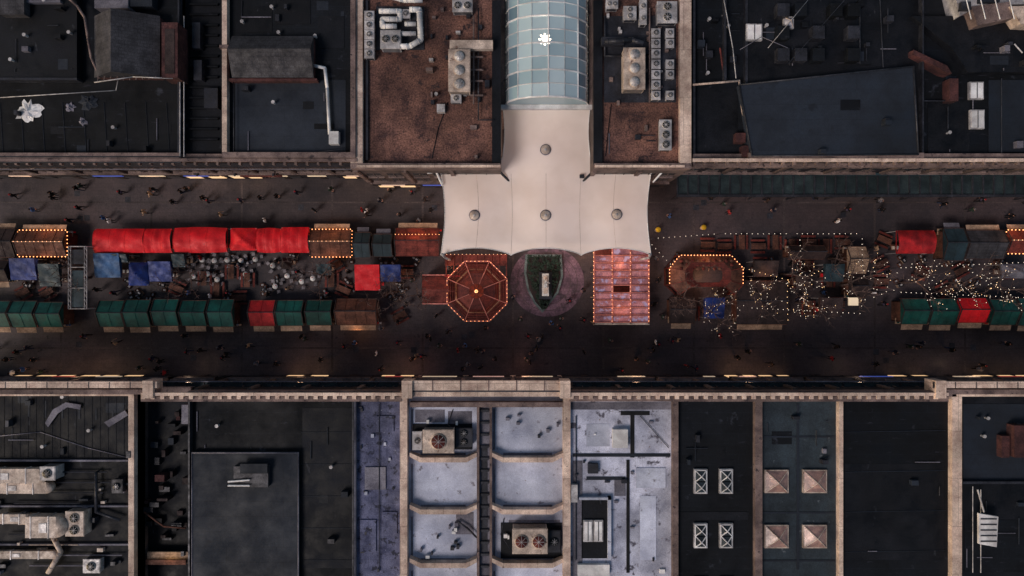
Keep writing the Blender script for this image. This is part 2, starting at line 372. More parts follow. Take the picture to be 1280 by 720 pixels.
def crumple(name,px,py,r,z,mat,n=26):
    b=B(name); cx,cy=W(px,py,z); vs=[(cx,cy,z+.3)]
    for ring in(0.35,.7,1):
        for i in range(n):
            a=2*math.pi*i/n; rr=r*ring*(random.uniform(.55,1.25) if ring==1 else random.uniform(.8,1.1))
            vs.append((cx+rr*math.cos(a),cy+rr*math.sin(a)*.95,z+.03+random.uniform(0,.35)*(1.1-ring)))
    fs=[(0,1+i,1+(i+1)%n) for i in range(n)]
    for j in range(2):
        for i in range(n):
            q=1+j*n+i;w=1+j*n+(i+1)%n; fs.append((q,q+n,w+n,w))
    b.raw('sheet',mat,vs,fs); b.done()
crumple('plastic_sheeting',37,140,1.35,z,'white'); crumple('plastic_sheeting',112,128,1.0,z,'slate',16); 
crumple('plastic_sheeting',104,152,.5,z,'grey_roof',12);crumple('plastic_sheeting',88,134,.6,z,'grey_roof',14)
b=building('narrow_shop_building','N',229,283,12.4,'black2',par=(None,None))
for i in range(14): b.R('roof_slats','black',236,4+i*13,272,6+i*13,12.7,.3)
for p in((240,28,250,60),(242,75,252,100),(255,110,272,135)): b.R('plant_boxes','metal_d',*p,13.3,1)
b.done()
z=13.3
b=building('corner_store_building','N',281,446,z,'black',par=('beige','beige_d'),pw=6)
b.R('lower_roof_membrane','slate',294,100,432,192,z+.03,.03)
gable(b,'raised_roof','slate2',290,45,392,97,z+1.0,z+2.2,'x',0.6,'brick',z-.1)
b.R('raised_edge','brick',286,98,396,101,z+.9,.9)
b.PT('white_pipe','white',[(392,82),(406,85),(409,110),(412,168)],z+.5,0.17,8)
b.R('vent_box','white',411,164,423,180,z+.8,.8)
b.R('parapet_top','beige_d',274,56,290,60,z+.9,.9)
for p in((345,0,388,30),(295,8,340,40),(398,20,430,60)): b.R('felt_areas','black2',*p,z+.05,.05)
clutter(b,295,0,430,45,z,12); clutter(b,296,105,430,188,z+.03,8)
b.PT('hand_rail','metal_d',[(292,102),(292,190),(400,190),(430,186)],z+.5,.04)
b.done()
z=13
def brown(px0,px1,par,pw):
    return building('shopping_centre_wing','N',px0,px1,z,'brown',wallmat='wall',front=12.6,par=par,pw=pw,frontcap='beige_d')
b=brown(440,626,('beige',None),15)
b.R('east_gutter','black2',615,0,626,205,z+.4,.4)
b.PT('roof_cable','black2',[(540,198),(548,160),(560,128)],z+.05,.05)
b.R('drip_gutter','metal_d',457,0,460,200,z+.3,.3)
b.R('front_kerb','beige',446,206,626,209,z+.9,.3)
b.R('duct_bridge','metal_b',562,50,616,61,z+1.4,.7)
b.R('small_vent','metal',546,130,556,140,z+.7,.7)
for yy in(70,86,100,118): b.R('pipe_rack','beige_d',588,yy,604,yy+2,z+.6,.2)
b.PT('pipework','beige_d',[(592,20),(592,130)],z+.6,.09); b.PT('pipework','metal_d',[(598,10),(598,150),(618,150)],z+.5,.07)
b.R('unit_plinth','metal_d',470,8,530,62,z+.15,.15)
clutter(b,465,80,610,195,z,7,('metal_d','beige_d'))
for i in range(20): 
    x=random.uniform(535,612);y=random.uniform(8,125); b.R('small_plant',random.choice(['metal_d','beige_d','metal']),x,y,x+random.uniform(2,6),y+random.uniform(2,6),z+.5,.5)
b.done()
for i in range(5): ac_unit(456,14+i*12,467,24+i*12,z,1.0,'metal',fans=1)
ac_unit(476,38,500,60,z,1.4,'metal',fans=2); ac_unit(502,12,512,22,z,.9,'metal')
duct([(474,14),(500,14),(500,24),(478,24),(478,33),(496,33)],z+.9,.28)
duct([(512,12),(524,12),(526,50),(512,58),(500,58)],z+1.1,.3); duct([(506,30),(520,30)],z+.9,.25); duct([(500,42),(520,42)],z+.9,.25)
duct([(470,-10),(505,0),(528,0)],z+.9,.3)
ac_unit(561,62,587,114,z,1.8,'metal_b',top='metal',fans=3); ac_unit(564,118,576,128,z,.8,'metal'); ac_unit(566,0,590,14,z,1.2,'metal',fans=2)
b=brown(742,862,(None,'beige'),14)
b.R('west_gutter','black2',742,0,753,205,z+.4,.4)
b.R('front_kerb','beige',744,206,856,209,z+.9,.3)
b.R('duct_bridge','metal_d',752,46,780,56,z+1.2,.6)
b.PT('pipework','beige_d',[(812,10),(812,128)],z+.6,.08); b.PT('pipework','metal_d',[(756,20),(756,70),(778,70)],z+.5,.1)
b.PT('roof_cable','black2',[(757,195),(764,130)],z+.05,.05)
for i in range(26):
    x=random.uniform(755,840);y=random.uniform(0,128); b.R('small_plant',random.choice(['metal_d','beige_d','metal']),x,y,x+random.uniform(2,6),y+random.uniform(2,6),z+.4,.4)
b.R('dark_deck','metal_d',755,20,845,128,z+.05,.04)  # thin dark metal deck under the rooftop plant
clutter(b,758,130,820,195,z,5,('metal_d','beige_d'))
b.done()
ac_unit(780,60,806,111,z,1.8,'metal_b',top='metal',fans=3)
for i in range(7):
    ac_unit(815,36+i*13,825,46+i*13,z,.9,'metal'); 
    if i%3!=2: ac_unit(833,36+i*13,842,46+i*13,z,.9,'metal')
for p in((780,8,795,24),(800,0,808,30),(822,2,846,28),(758,0,772,10)): ac_unit(*p,z,1.1,'metal',fans=2)
ac_unit(825,150,839,187,z,1.0,'metal',fans=3)
duct([(756,52),(790,50),(804,54)],z+1.3,.25,'metal_d')
z=12.4
b=building('small_shop_building','N',864,932,z,'black',par=('metal_d','metal_d'),pw=3)
b.PT('edge_flashing','beige',[(866,106),(924,101),(928,140),(936,165)],z+.9,.12)
b.R('lower_roof','black2',868,110,922,195,z+.03,.03)
for p in((920,166,932,178),(928,182,936,196)): b.R('terracotta_box','brick',*p,z+1,1)
b.PT('red_pipe','rust',[(900,60),(905,95)],z+.6,.1)
clutter(b,868,0,925,98,z,14,('slate','metal_d','black2'))
b.done()
z=13
b=building('large_dark_building','N',933,1150,z,'black2',par=(None,'metal_d'),pw=2)
b.PR('slate_membrane_roof','slate',[(924,106),(1142,83),(1148,193),(940,195)],z+.9,.9)
b.PT('roof_edge','metal_d',[(924,106),(1142,83),(1148,193),(940,195),(924,106)],z+.95,.09)
for i in range(5):
    for j in range(3):
        if random.random()<.8: b.R('roof_lights','black' if random.random()<.6 else 'metal_d',972+i*22,4+j*28,987+i*22,20+j*28,z+1.0,1.0)
b.PT('cable','metal',[(960,60),(1010,0)],z+1.2,.035); b.PT('cable','metal_d',[(985,80),(1060,-5)],z+1.2,.04); b.PT('cable','grey_roof',[(925,62),(952,46),(985,60)],z+1.2,.04)
b.PT('cable','metal_d',[(1075,0),(1075,80)],z+.7,.05);b.PT('cable','metal_d',[(1100,0),(1104,84)],z+.7,.05);b.PT('cable','metal',[(905,0),(916,60),(920,98)],z+.7,.05)
b.R('roof_step','metal_d',905,-10,908,100,z+.6,.6)
clutter(b,940,0,1120,82,z,26,('slate','metal_d','black')); clutter(b,950,112,1135,190,z+.9,5,('slate','metal_d'))
b.done()
skylight(943,40,17,18,z,'flat'); skylight(986,28,10,12,z,'dome')
z=12.6
b=building('end_building','N',1150,1440,z,'black',par=(None,None))
b.PR('brick_screen_wall','brick',[(1142,62),(1184,82),(1190,92),(1182,90),(1142,68)],z+1.4,1.4)
b.R('stair_block','brick',1187,98,1198,126,z+1.2,1.2)
b.PR('pitched_roof_dark','black2',[(1140,20),(1280,20),(1440,20),(1440,90),(1210,90),(1190,60)],z+1.0,1)
b.R('low_roof','black2',1160,126,1212,192,z+.05,.05)
b.R('roof_panel','slate',1236,100,1440,190,z+.06,.06)
b.PT('edge','metal_d',[(1150,126),(1185,126)],z+.4,.07); b.PT('edge','metal_d',[(1252,98),(1252,192)],z+.4,.06)
b.PR('light_roof_terrace','metal',[(1188,-30),(1440,-30),(1440,2),(1226,6),(1200,20)],z+2.0,2.5)
b.PR('light_roof_terrace','beige_d',[(1214,8),(1262,2),(1268,22),(1222,32)],z+2.3,2.5)
b.PR('light_roof_terrace','metal_b',[(1262,8),(1440,2),(1440,38),(1276,30)],z+2.5,2.5)
b.R('terrace_hatch','metal_d',1202,2,1214,12,z+2.5,.6); b.R('terrace_hatch','slate',1226,-4,1250,2,z+2.6,.7)
for i in range(5): b.PT('terrace_rail','white',[(1206+i*18,-8),(1214+i*18,24)],z+2.9,.05)
clutter(b,1160,95,1280,190,z,12); clutter(b,1200,46,1280,88,z+1,10)
b.PT('dish_pole','metal',[(1268,55),(1278,66)],z+1.6,.07)
b.done()
skylight(1221,113,15,19,z,'flat'); skylight(1222,149,15,21,z,'flat')
b=B('parapet_rail')
for px0,px1,mm in((-150,446,'beige_d'),(866,1440,'beige')):
    b.R('ledge',mm,px0,198,px1,202,13.8,.3)
    b.R('ledge_step','beige_d' if px0>0 else 'darkwall',px0,204,px1,209,12.0,.4)  # step below the ledge; dark wall west, dark stone east
    for i in range(int((px1-px0)/14)): b.R('ledge_posts','beige_d',px0+i*14,202.5,px0+i*14+3,206,13.3,.4)
b.R('long_rail','grey_roof',-150,211,446,212,9.0,.2)
b.done()
b=B('street_canopy')
b.R('glass_roof','glass_c',846,219,1440,244,4.2,.12)
for i in range(45): b.R('rafters','metal_d',846+i*13.2,219,847.6+i*13.2,244,4.35,.15)
b.R('front_beam','metal_d',846,243,1440,246,4.4,.35); b.R('back_beam','teal',846,216,1440,219,4.5,.35)
for i in range(12):
    x,y=W(850+i*50,244,4.2); b.tube('columns','metal_d',(x,y,0),(x,y,4.1),.08)
b.done()
b=B('street_canopy')
b.R('roof_sheet','beige_d',240,213,345,219,4.9,.2); b.R('edge','rust',300,219,352,221,4.8,.3)
for X in(245,292,340): b.R('brackets','metal_d',X,210,X+2,220,5.1,.15)
b.done()
# glazed atrium
b=B('glass_atrium')
zc=11.5; x0,_=W(632,0,zc);x1,_=W(735,0,zc); xm=(x0+x1)/2; R_=(x1-x0)/2
yA=W(0,126,13)[1]; yB=yA+28
nseg=8; rise=3.2
def arc(i): 
    t=math.pi*(1-i/nseg); return (xm+R_*math.cos(t),zc+rise*math.sin(t))
nrow=20
for j in range(nrow):
    ya=yA+(yB-yA)*j/nrow; yb=yA+(yB-yA)*(j+1)/nrow
    for i in range(nseg):
        (xa,za),(xb,zb_)=arc(i),arc(i+1)
        e=min(i,nseg-1-i)
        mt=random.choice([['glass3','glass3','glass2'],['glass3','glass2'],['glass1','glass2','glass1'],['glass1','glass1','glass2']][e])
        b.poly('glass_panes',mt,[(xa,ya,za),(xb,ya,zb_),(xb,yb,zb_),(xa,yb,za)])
for j in range(nrow+1):
    ya=yA+(yB-yA)*j/nrow
    for i in range(nseg):
        (xa,za),(xb,zb_)=arc(i),arc(i+1); b.tube('ribs','white',(xa,ya,za+.03),(xb,ya,zb_+.03),.06 if j%2 else .1,n=4)
for i in range(0,nseg+1):
    xa,za=arc(i); b.tube('purlins','white' if i%2==0 else 'metal',(xa,yA,za+.03),(xa,yB,za+.03),.08 if i%2==0 else .03,n=4)
b.poly('end_gable','glass2',[(arc(i)[0],yA,arc(i)[1]) for i in range(nseg+1)])
b.box('side_wall','beige_d',x0-.7,x0-.1,yA,yB,0,zc+.3); b.box('side_wall','beige_d',x1+.1,x1+.7,yA,yB,0,zc+.3)
b.box('gutter','metal_d',x0-.1,x0+.02,yA,yB,zc-.3,zc+.1); b.box('gutter','metal_d',x1-.02,x1+.1,yA,yB,zc-.3,zc+.1)
b.box('gallery_floor','grey_roof',x0,x0+2,yA,yB,5,5.3); b.box('gallery_floor','grey_roof',x1-2,x1,yA,yB,5,5.3)
b.box('mall_floor','white_roof',x0,x1,yA,yB,0.01,.05)
b.box('end_beam','white',x0-.6,x1+.6,yA-.5,yA-.05,zc-.4,zc+.2)
b.done()
b=B('pendant_lamp'); lx,ly=W(681,50,13)
for i in range(8):
    a=i*math.pi/4; b.ball('globe','bulb_h',(lx+.55*math.cos(a),ly+.55*math.sin(a),13.2),.12)
    b.tube('arms','metal',(lx,ly,13.3),(lx+.55*math.cos(a),ly+.55*math.sin(a),13.25),.03,n=4)
b.tube('hoop','metal',(lx,ly,13.3),(lx,ly,14.4),.04); b.ball('globe','bulb_h',(lx,ly,13.4),.36,nu=12,nv=8)
b.done()
# tensile canopy
b=B('tensile_canopy')
def zf(px,py):
    z=9.6
    for cx,cy,a,s in((682,187,.4,22),(593,268,.5,24),(682,268,.5,24),(771,268,.5,24)):
        z+=a*math.exp(-(math.hypot(px-cx,py-cy)**2)/(2*s*s))
    z+=0.3*math.exp(-((px-682)/40)**2)
    return z
rows=[];NC=96
def sm(t): t=max(0,min(1,t)); return t*t*(3-2*t)
for j in range(0,29):
    py=130+j*3.0
    t=sm((py-192)/22)**3; q=2.5*math.sin(max(0,min(1,(py-130)/70))*math.pi)
    xl=628+q+(551-628-q)*t; xr=738-q+(814-738+q)*t
    rows.append([(xl+(xr-xl)*i/NC,py) for i in range(NC+1)])
pb=rows[-1][0][1]
for j in range(1,34):
    t=j/33; r=[]
    q=5*math.sin(t*math.pi)
    for i in range(NC+1):
        px=551+q+(814-551-2*q)*i/NC
        u=(i/NC*3)%1; bot=319-9*math.sin(u*math.pi)**0.7
        r.append((px,pb+(bot-pb)*t))
    rows.append(r)
vs=[];fs=[]
for r in rows:
    for (px,py) in r:
        zz=zf(px,py)
        e=min(1,(319-py)/14); zz-=0.5*(1-max(0,e))
        x,y=W(px,py,zz); vs.append((x,y,zz))
for j in range(len(rows)-1):
    for i in range(NC):
        a=j*(NC+1)+i; fs.append((a,a+NC+1,a+NC+2,a+1))
b.raw('membrane','membrane',vs,fs,True)
def edge(pts,r,mat='grey_roof'): b.path('edge_cables',mat,pts,r,5)
nr=len(rows)
edge([vs[j*(NC+1)] for j in range(nr)],.05,'white');edge([vs[j*(NC+1)+NC] for j in range(nr)],.05,'white');edge([vs[(nr-1)*(NC+1)+i] for i in range(NC+1)],.06,'white')
for i in (16,32,48,64,80): edge([vs[j*(NC+1)+i] for j in range(29,nr)],.016,'metal_b')
for cx,cy in((682,187),(593,269),(682,269),(771,268)):
    zz=zf(cx,cy)+.05; x,y=W(cx,cy,zz)
    b.tube('vent_ring','grey_roof',(x,y,zz-.3),(x,y,zz+.04),.62,.6,24); b.tube('vent_cap','metal_b',(x,y,zz+.04),(x,y,zz+.1),.53,.5,24); b.tube('vent_boss','metal',(x,y,zz+.1),(x,y,zz+.14),.16,.12,12)
x,y=W(725,222,10.3);b.box('hatch','metal_d',x,x+.5,y,y+.4,9.7,10.1)
for (tx,ty,bx,by) in((552,216,545,210),(813,216,828,208),(553,318,556,322),(812,318,812,322),(622,212,641,231),(744,212,724,231)):
    p=(*W(tx,ty,10.3),10.3);q=(*W(bx,by,9.4),9.4)
    b.tube('masts','metal' if ty>215 else 'metal_d',p,q,.16,.12,8)
    if ty>215: b.tube('posts','metal',(q[0],q[1],0),q,.14,.12,8)
for (ax,ay,cx,cy) in((534,216,556,214),(545,214,553,232),(834,208,816,228),(810,214,830,216)):
    b.tube('struts','white',(*W(ax,ay,10.5),10.5),(*W(cx,cy,10),10),.12,.1,6)
b.done()
# ------------------------------------------------------------------ SOUTH BLOCK
z=12.6
b=building('west_plant_building','S',-150,172,z,'black2',wallmat='wall',par=('beige_d','beige'),pw=7,frontcap='beige')
for yy in(575,632,680): b.R('roof_kerb','grey_roof',-150,yy,163,yy+2,z+.35,.35)
b.PR('bent_plate','grey_roof',[(56,529),(66,512),(82,503),(101,506),(100,512),(84,509),(72,517),(60,534)],z+.3,.1)
b.PR('bent_plate','grey_roof',[(130,528),(156,513),(160,519),(136,534)],z+.3,.1)
for i in range(16): b.PT('roof_seam','slate',[(5+i*10,492),(5+i*10,572)],z+.03,.02)
b.PT('cable','grey_roof',[(0,545),(50,540),(110,560),(160,572)],z+.1,.04)
for i in range(24):
    x=random.uniform(-20,155);y=random.uniform(585,715); b.R('small_plant',random.choice(['metal_d','metal_b','grey_roof','slate']),x,y,x+random.uniform(3,14),y+random.uniform(2,7),z+random.uniform(.3,.8),.9)
for i in range(10): b.PT('pipes',random.choice(['metal_d','metal_b','grey_roof']),[(random.uniform(0,40),590+i*13),(random.uniform(90,160),590+i*13)],z+.35,.07)
for i in range(7): b.R('worn_patches','slate',14+i*21,535-((i*37)%40),16+i*21,550-((i*29)%30),z+.04,.02)
clutter(b,0,495,158,570,z,12,('metal_d','slate'))
b.done()
def bigduct(px0,px1,py,r,zc):
    b=B('ventilation_duct'); x0,y=W(px0,py,zc);x1,_=W(px1,py,zc)
    b.box('duct_body','metal_b',x0,x1-.5,y-r,y+r,zc-r*.6,zc+r*.5); b.tube('rounded_end','metal_b',(x1-.5,y,zc-r*.6),(x1-.5,y,zc+r*.49),r*.99,r*.99,16)
    n=max(2,int((x1-x0)/2.2))
    for i in range(n):
        x=x0+(x1-x0)*(i+.3)/n; b.box('flanges','metal',x-.05,x+.05,y-r-.06,y+r+.06,zc-r*.65,zc+r*.5+.05)
    b.box('saddle','metal_d',x0+.3,x0+.5,y-r,y+r,zc-r-.1,zc-r*.6); b.box('saddle','metal_d',x1-.9,x1-.7,y-r,y+r,zc-r-.1,zc-r*.6)
    b.box('inspection_hatch','metal',(x0+x1)/2-.4,(x0+x1)/2+.4,y-r*.5,y+r*.4,zc+r*.5,zc+r*.5+.06)
    return b.done()
bigduct(-40,58,594,.75,z+1.2); bigduct(-30,66,609,.6,z+.9); bigduct(36,80,657,1.1,z+1.3); bigduct(0,40,648,.5,z+.8); bigduct(-30,74,693,.4,z+.8)
ac_unit(82,640,104,670,z,1.6,'metal_b',fans=2); ac_unit(50,584,68,600,z,1.7,'metal'); ac_unit(104,700,124,716,z,1,'metal'); ac_unit(140,600,152,616,z,1,'metal_d')
duct([(66,670),(76,690),(60,716)],z+.9,.25,'metal_b'); duct([(120,590),(120,640),(150,650)],z+.6,.15,'metal_d')
z=10.5
b=building('service_yard_building','S',172,240,z,'black2',par=(None,None),ph=.3)
for i in range(34):
    x=random.uniform(176,228);y=random.uniform(508,705); b.R('plant_items',random.choice(['wood_d','wood_d','metal_d','black2','brick','slate']),x,y,x+random.uniform(3,14),y+random.uniform(2,9),z+random.uniform(.3,1.3),1.3)
b.PT('access_stair','wood',[(180,640),(205,658),(232,660)],z+1.2,.1)
b.R('lit_platform','wood_l',184,690,236,704,z+1.0,.2); b.R('lit_platform','wood',182,700,232,706,z+1.3,.2)
b.R('grey_chimney','grey_roof',227,506,238,530,z+3,3)
b.done()
z=13
b=building('flat_roof_building','S',239,444,z,'black',wallmat='darkwall',par=('metal_d','metal_d'),pw=2)
b.R('raised_roof','slate',240,566,372,850,z+.6,.6)
b.PT('roof_edge','grey_roof',[(240,850),(240,566),(373,566),(373,850)],z+.62,.07)
b.R('vent_box','metal_d',292,583,335,609,z+1.2,.6); b.R('vent_box_lid','slate',300,580,334,592,z+1.5,.3)
b.PT('white_bar','white',[(285,602),(312,600)],z+1.4,.09); b.PT('white_bar','white',[(285,607),(312,607)],z+1.4,.09)
b.R('seam_patch','black2',378,510,440,710,z+.02,.02)
for i in range(5): b.PT('seams','slate',[(376,540+i*40),(442,540+i*40)],z+.04,.03)
clutter(b,245,512,372,560,z,6,('metal_d','slate')); clutter(b,380,515,436,710,z+.02,6,('metal_d','slate'))
b.done()
b=building('purple_roof_building','S',444,503,z-.1,'purple',par=('grey_roof',None),pw=2)
for p in((456,584,482,612),(470,520,492,540),(450,650,470,690),(478,640,496,668)): b.R('roof_patches','grey_roof' if p[0]==456 else 'purple',*p,z+.06,.12)
for i in range(14):
    x=random.uniform(448,492);y=random.uniform(508,712); b.R('small_marks',random.choice(['slate','white_roof','metal_d']),x,y,x+random.uniform(1.5,5),y+random.uniform(1.5,5),z+.1,.15)
b.PT('pipe','metal_d',[(474,505),(474,715)],z+.1,.05)
b.done()
z=12.6
b=building('white_bay_building','S',502,712,z,'white_roof',wallmat='beige',par=('beige','beige'),pw=9,frontcap='beige',ph=1.1)
b.R('front_ledge','beige',502,476,712,488,z+1.25,.5); b.R('front_ledge_gutter','metal_d',508,488,708,490,z+1.2,.3)
for X in(540,575,610,645,680): b.R('ledge_joints','beige_d',X,475.6,X+1.5,488,z+1.28,.2)
b.R('inner_ledge','beige_d',512,503,704,509,z+1.0,1.0)
for x0_,x1_ in((512,596),(615,704)):
    for yy in(570,635,702,768):
        b.PR('bay_beams','beige',[(x0_,yy-4),(x0_+14,yy+2),(x1_-14,yy+2),(x1_,yy-4),(x1_,yy+1),(x1_-13,yy+8),(x0_+13,yy+8),(x0_,yy+1)],z+1.0,1.0)
        b.R('beam_gap','grey_roof',x0_+14,yy-4,x1_-14,yy,z+.05,.05)
    for yy in(512,580,646,714): b.R('bay_trim','grey_roof',x0_+2,yy,x0_+4,yy+50,z+.08,.08)
b.R('centre_channel','grey_roof',596,508,615,850,z+.35,.35)
b.R('channel_rail','beige_d',596,508,599,850,z+.9,.9); b.R('channel_rail','beige_d',612,508,615,850,z+.9,.9)
for i in range(22): b.R('channel_rungs','metal_d',600,512+i*15,611,515+i*15,z+.6,.2)
b.R('dark_gap','metal_d',602,560,609,690,z+.42,.05)
for p in((519,512,556,528),(560,514,590,530),(636,650,700,662),(570,640,592,668)): b.R('worn_patches','grey_roof',*p,z+.02,.02)
b.PT('cable_loop','metal_d',[(566,512),(560,530),(575,548),(590,560)],z+.1,.05);b.PT('cable_loop','metal_d',[(630,648),(626,668),(640,690),(690,696)],z+.1,.05)
b.PT('cable_loop','metal_d',[(572,652),(584,660),(596,672)],z+.4,.1)
b.R('unit_base','black2',516,530,590,562,z+.12,.12); b.R('unit_base','black2',626,654,702,698,z+.12,.12)
for i in range(22):
    x=random.choice([random.uniform(516,586),random.uniform(620,696)]);y=random.choice([random.uniform(512,560),random.uniform(650,695)]); b.R('small_plant',random.choice(['metal_d','grey_roof','white']),x,y,x+random.uniform(2,5),y+random.uniform(2,5),z+.5,.5)
b.done()
ac_unit(529,538,567,566,z,1.9,'metal_b',top='rust',fans=1); ac_unit(641,662,684,692,z,1.9,'metal_b',top='rust',fans=2)
ac_unit(570,536,590,558,z,.9,'metal_d',fans=2); ac_unit(516,540,527,562,z,.8,'metal'); ac_unit(686,664,700,690,z,.8,'metal_d')
z=13
b=building('worn_white_roof_building','S',712,842,z,'white_roof2',par=(None,'beige_d'),pw=3)
b.R('black_well','black2',727,625,762,698,z+.05,.05); b.R('black_line','fan',788,515,793,572,z+.06,.05); b.R('black_line','fan',776,514,812,519,z+.07,.05)
b.R('seam_line','slate',716,567,838,571,z+.08,.05); b.R('black_line','fan',783,575,787,716,z+.06,.05); b.R('dark_panel','grey_roof',716,576,728,720,z+.05,.04)
b.R('dark_panel','slate',733,596,782,600,z+.07,.05); b.R('dark_panel','grey_roof',768,600,782,620,z+.06,.05); b.R('dark_panel','grey_roof',714,503,842,512,z+.05,.05)
b.R('well_kerb','white_roof',760,622,764,700,z+.6,.6); b.R('well_kerb','white_roof',724,622,764,625,z+.6,.6)
b.R('hatch','white',766,537,785,560,z+.7,.7); b.R('hatch','metal',714,606,722,628,z+.6,.6); b.R('hatch','white_roof',795,585,832,610,z+.1,.1); b.R('hatch','metal_d',735,580,748,592,z+.5,.5)
b.R('pale_patch','white_roof',733,530,762,558,z+.04,.03);b.R('pale_patch','white_roof',800,620,820,700,z+.04,.03)
for i in range(18):
    x=random.uniform(716,834);y=random.uniform(515,712); b.R('small_marks',random.choice(['slate','metal_d','grey_roof','white']),x,y,x+random.uniform(1.5,7),y+random.uniform(1.5,5),z+random.uniform(.1,.4),.4)
b.PT('pipe','metal_d',[(720,520),(720,700)],z+.15,.06); b.PT('pipe','metal_d',[(800,520),(836,560)],z+.15,.04)
b.R('white_base','white',722,706,762,720,z+.5,.5)
b.done()
skylight(735,664,9,24,z,'flat'); skylight(748,664,9,24,z,'flat')
b=building('black_skylight_building','S',842,945,z,'black',par=('beige_d','beige_d'),pw=4)
clutter(b,850,512,935,585,z,7,('metal_d','slate'));b.R('roof_strip','black2',850,640,935,650,z+.05,.04); b.done()
for px in(876,908):
    for py in(602,670,738): skylight(px,py,14,28,z,'x')
b=building('grey_skylight_building','S',945,1050,z,'green_grey',par=('beige_d','beige'),pw=5)
for yy in(545,640,700): b.R('roof_seam','slate',952,yy,1044,yy+2,z+.06,.06)
b.R('service_strip','slate',996,505,999,712,z+.08,.08)
clutter(b,955,512,1035,585,z,7,('metal_d','grey_roof')); b.done()
for px in(971,1019):
    for py in(602,671,740): skylight(px,py,27,26,z,'amber')
b=building('black_roof_building','S',1050,1190,z,'black',par=(None,None))
b.R('overlay','black2',1056,580,1180,700,z+.02,.02)
for i in range(4): b.PT('seams','slate',[(1056,540+i*50),(1182,538+i*50)],z+.05,.03)
clutter(b,1060,512,1175,710,z,7,('metal_d','slate')); b.done()
b=building('end_corner_building','S',1185,1440,z,'black2',wallmat='wall',par=('beige','beige_d'),pw=12,frontcap='beige')
b.R('roof_field','slate',1204,505,1440,600,z+.05,.05); b.R('roof_field','black',1206,650,1440,715,z+.04,.04)
b.R('brick_hatch','brick',1268,532,1300,572,z+1.2,1.2); b.R('brick_hatch','brick',1252,545,1262,572,z+.8,.8)
b.R('kerb','metal_d',1204,602,1440,605,z+.5,.5); b.PT('pole','metal',[(1222,612),(1230,640)],z+1.6,.09)
b.PR('white_frame','white',[(1224,642),(1248,646),(1246,684),(1224,680)],z+1.4,.3); b.PT('rails','metal',[(1226,612),(1226,716)],z+.6,.05); b.PT('rails','metal',[(1216,608),(1216,716)],z+.6,.04)
for i in range(5): b.R('frame_bars','metal_d',1226,648+i*7,1246,649.5+i*7,z+1.45,.1)
clutter(b,1208,510,1278,712,z,16); b.done()
b=B('parapet_rail')
for px0,px1 in((176,502),(712,1186)):
    b.R('ledge','beige',px0,491,px1,495,z+1.0,.5); b.R('ledge_back','beige_d',px0,496,px1,502,z+.8,.8)
    for i in range(int((px1-px0)/12)): b.R('ledge_blocks','beige',px0+i*12,494,px0+i*12+5,499,z+.95,.4)
    b.R('glass_strip','glass_c',px0+4,478,px1-4,486,9.5,.25); b.R('strip_edge','grey_roof',px0,476.5,px1,477.6,9.6,.3)
    for i in range(int((px1-px0)/24)): b.R('strip_bars','metal_d',px0+6+i*24,477.6,px0+7.2+i*24,486,9.62,.2)
for px0,px1 in((-150,196),(1168,1440)):
    b.R('ledge','beige',px0,477,px1,485,z+1.0,.6); b.R('ledge_back','beige_d',px0,487,px1,493,z+.8,.8)
    for i in range(int((px1-px0)/26)): b.R('ledge_blocks','metal_d',px0+i*26,477.5,px0+i*26+1,485.5,z+1.02,.3)
for xx in(178,1170,502,700): b.R('corner_block','beige',xx,476,xx+13,498,z+1.2,2)
b.done()
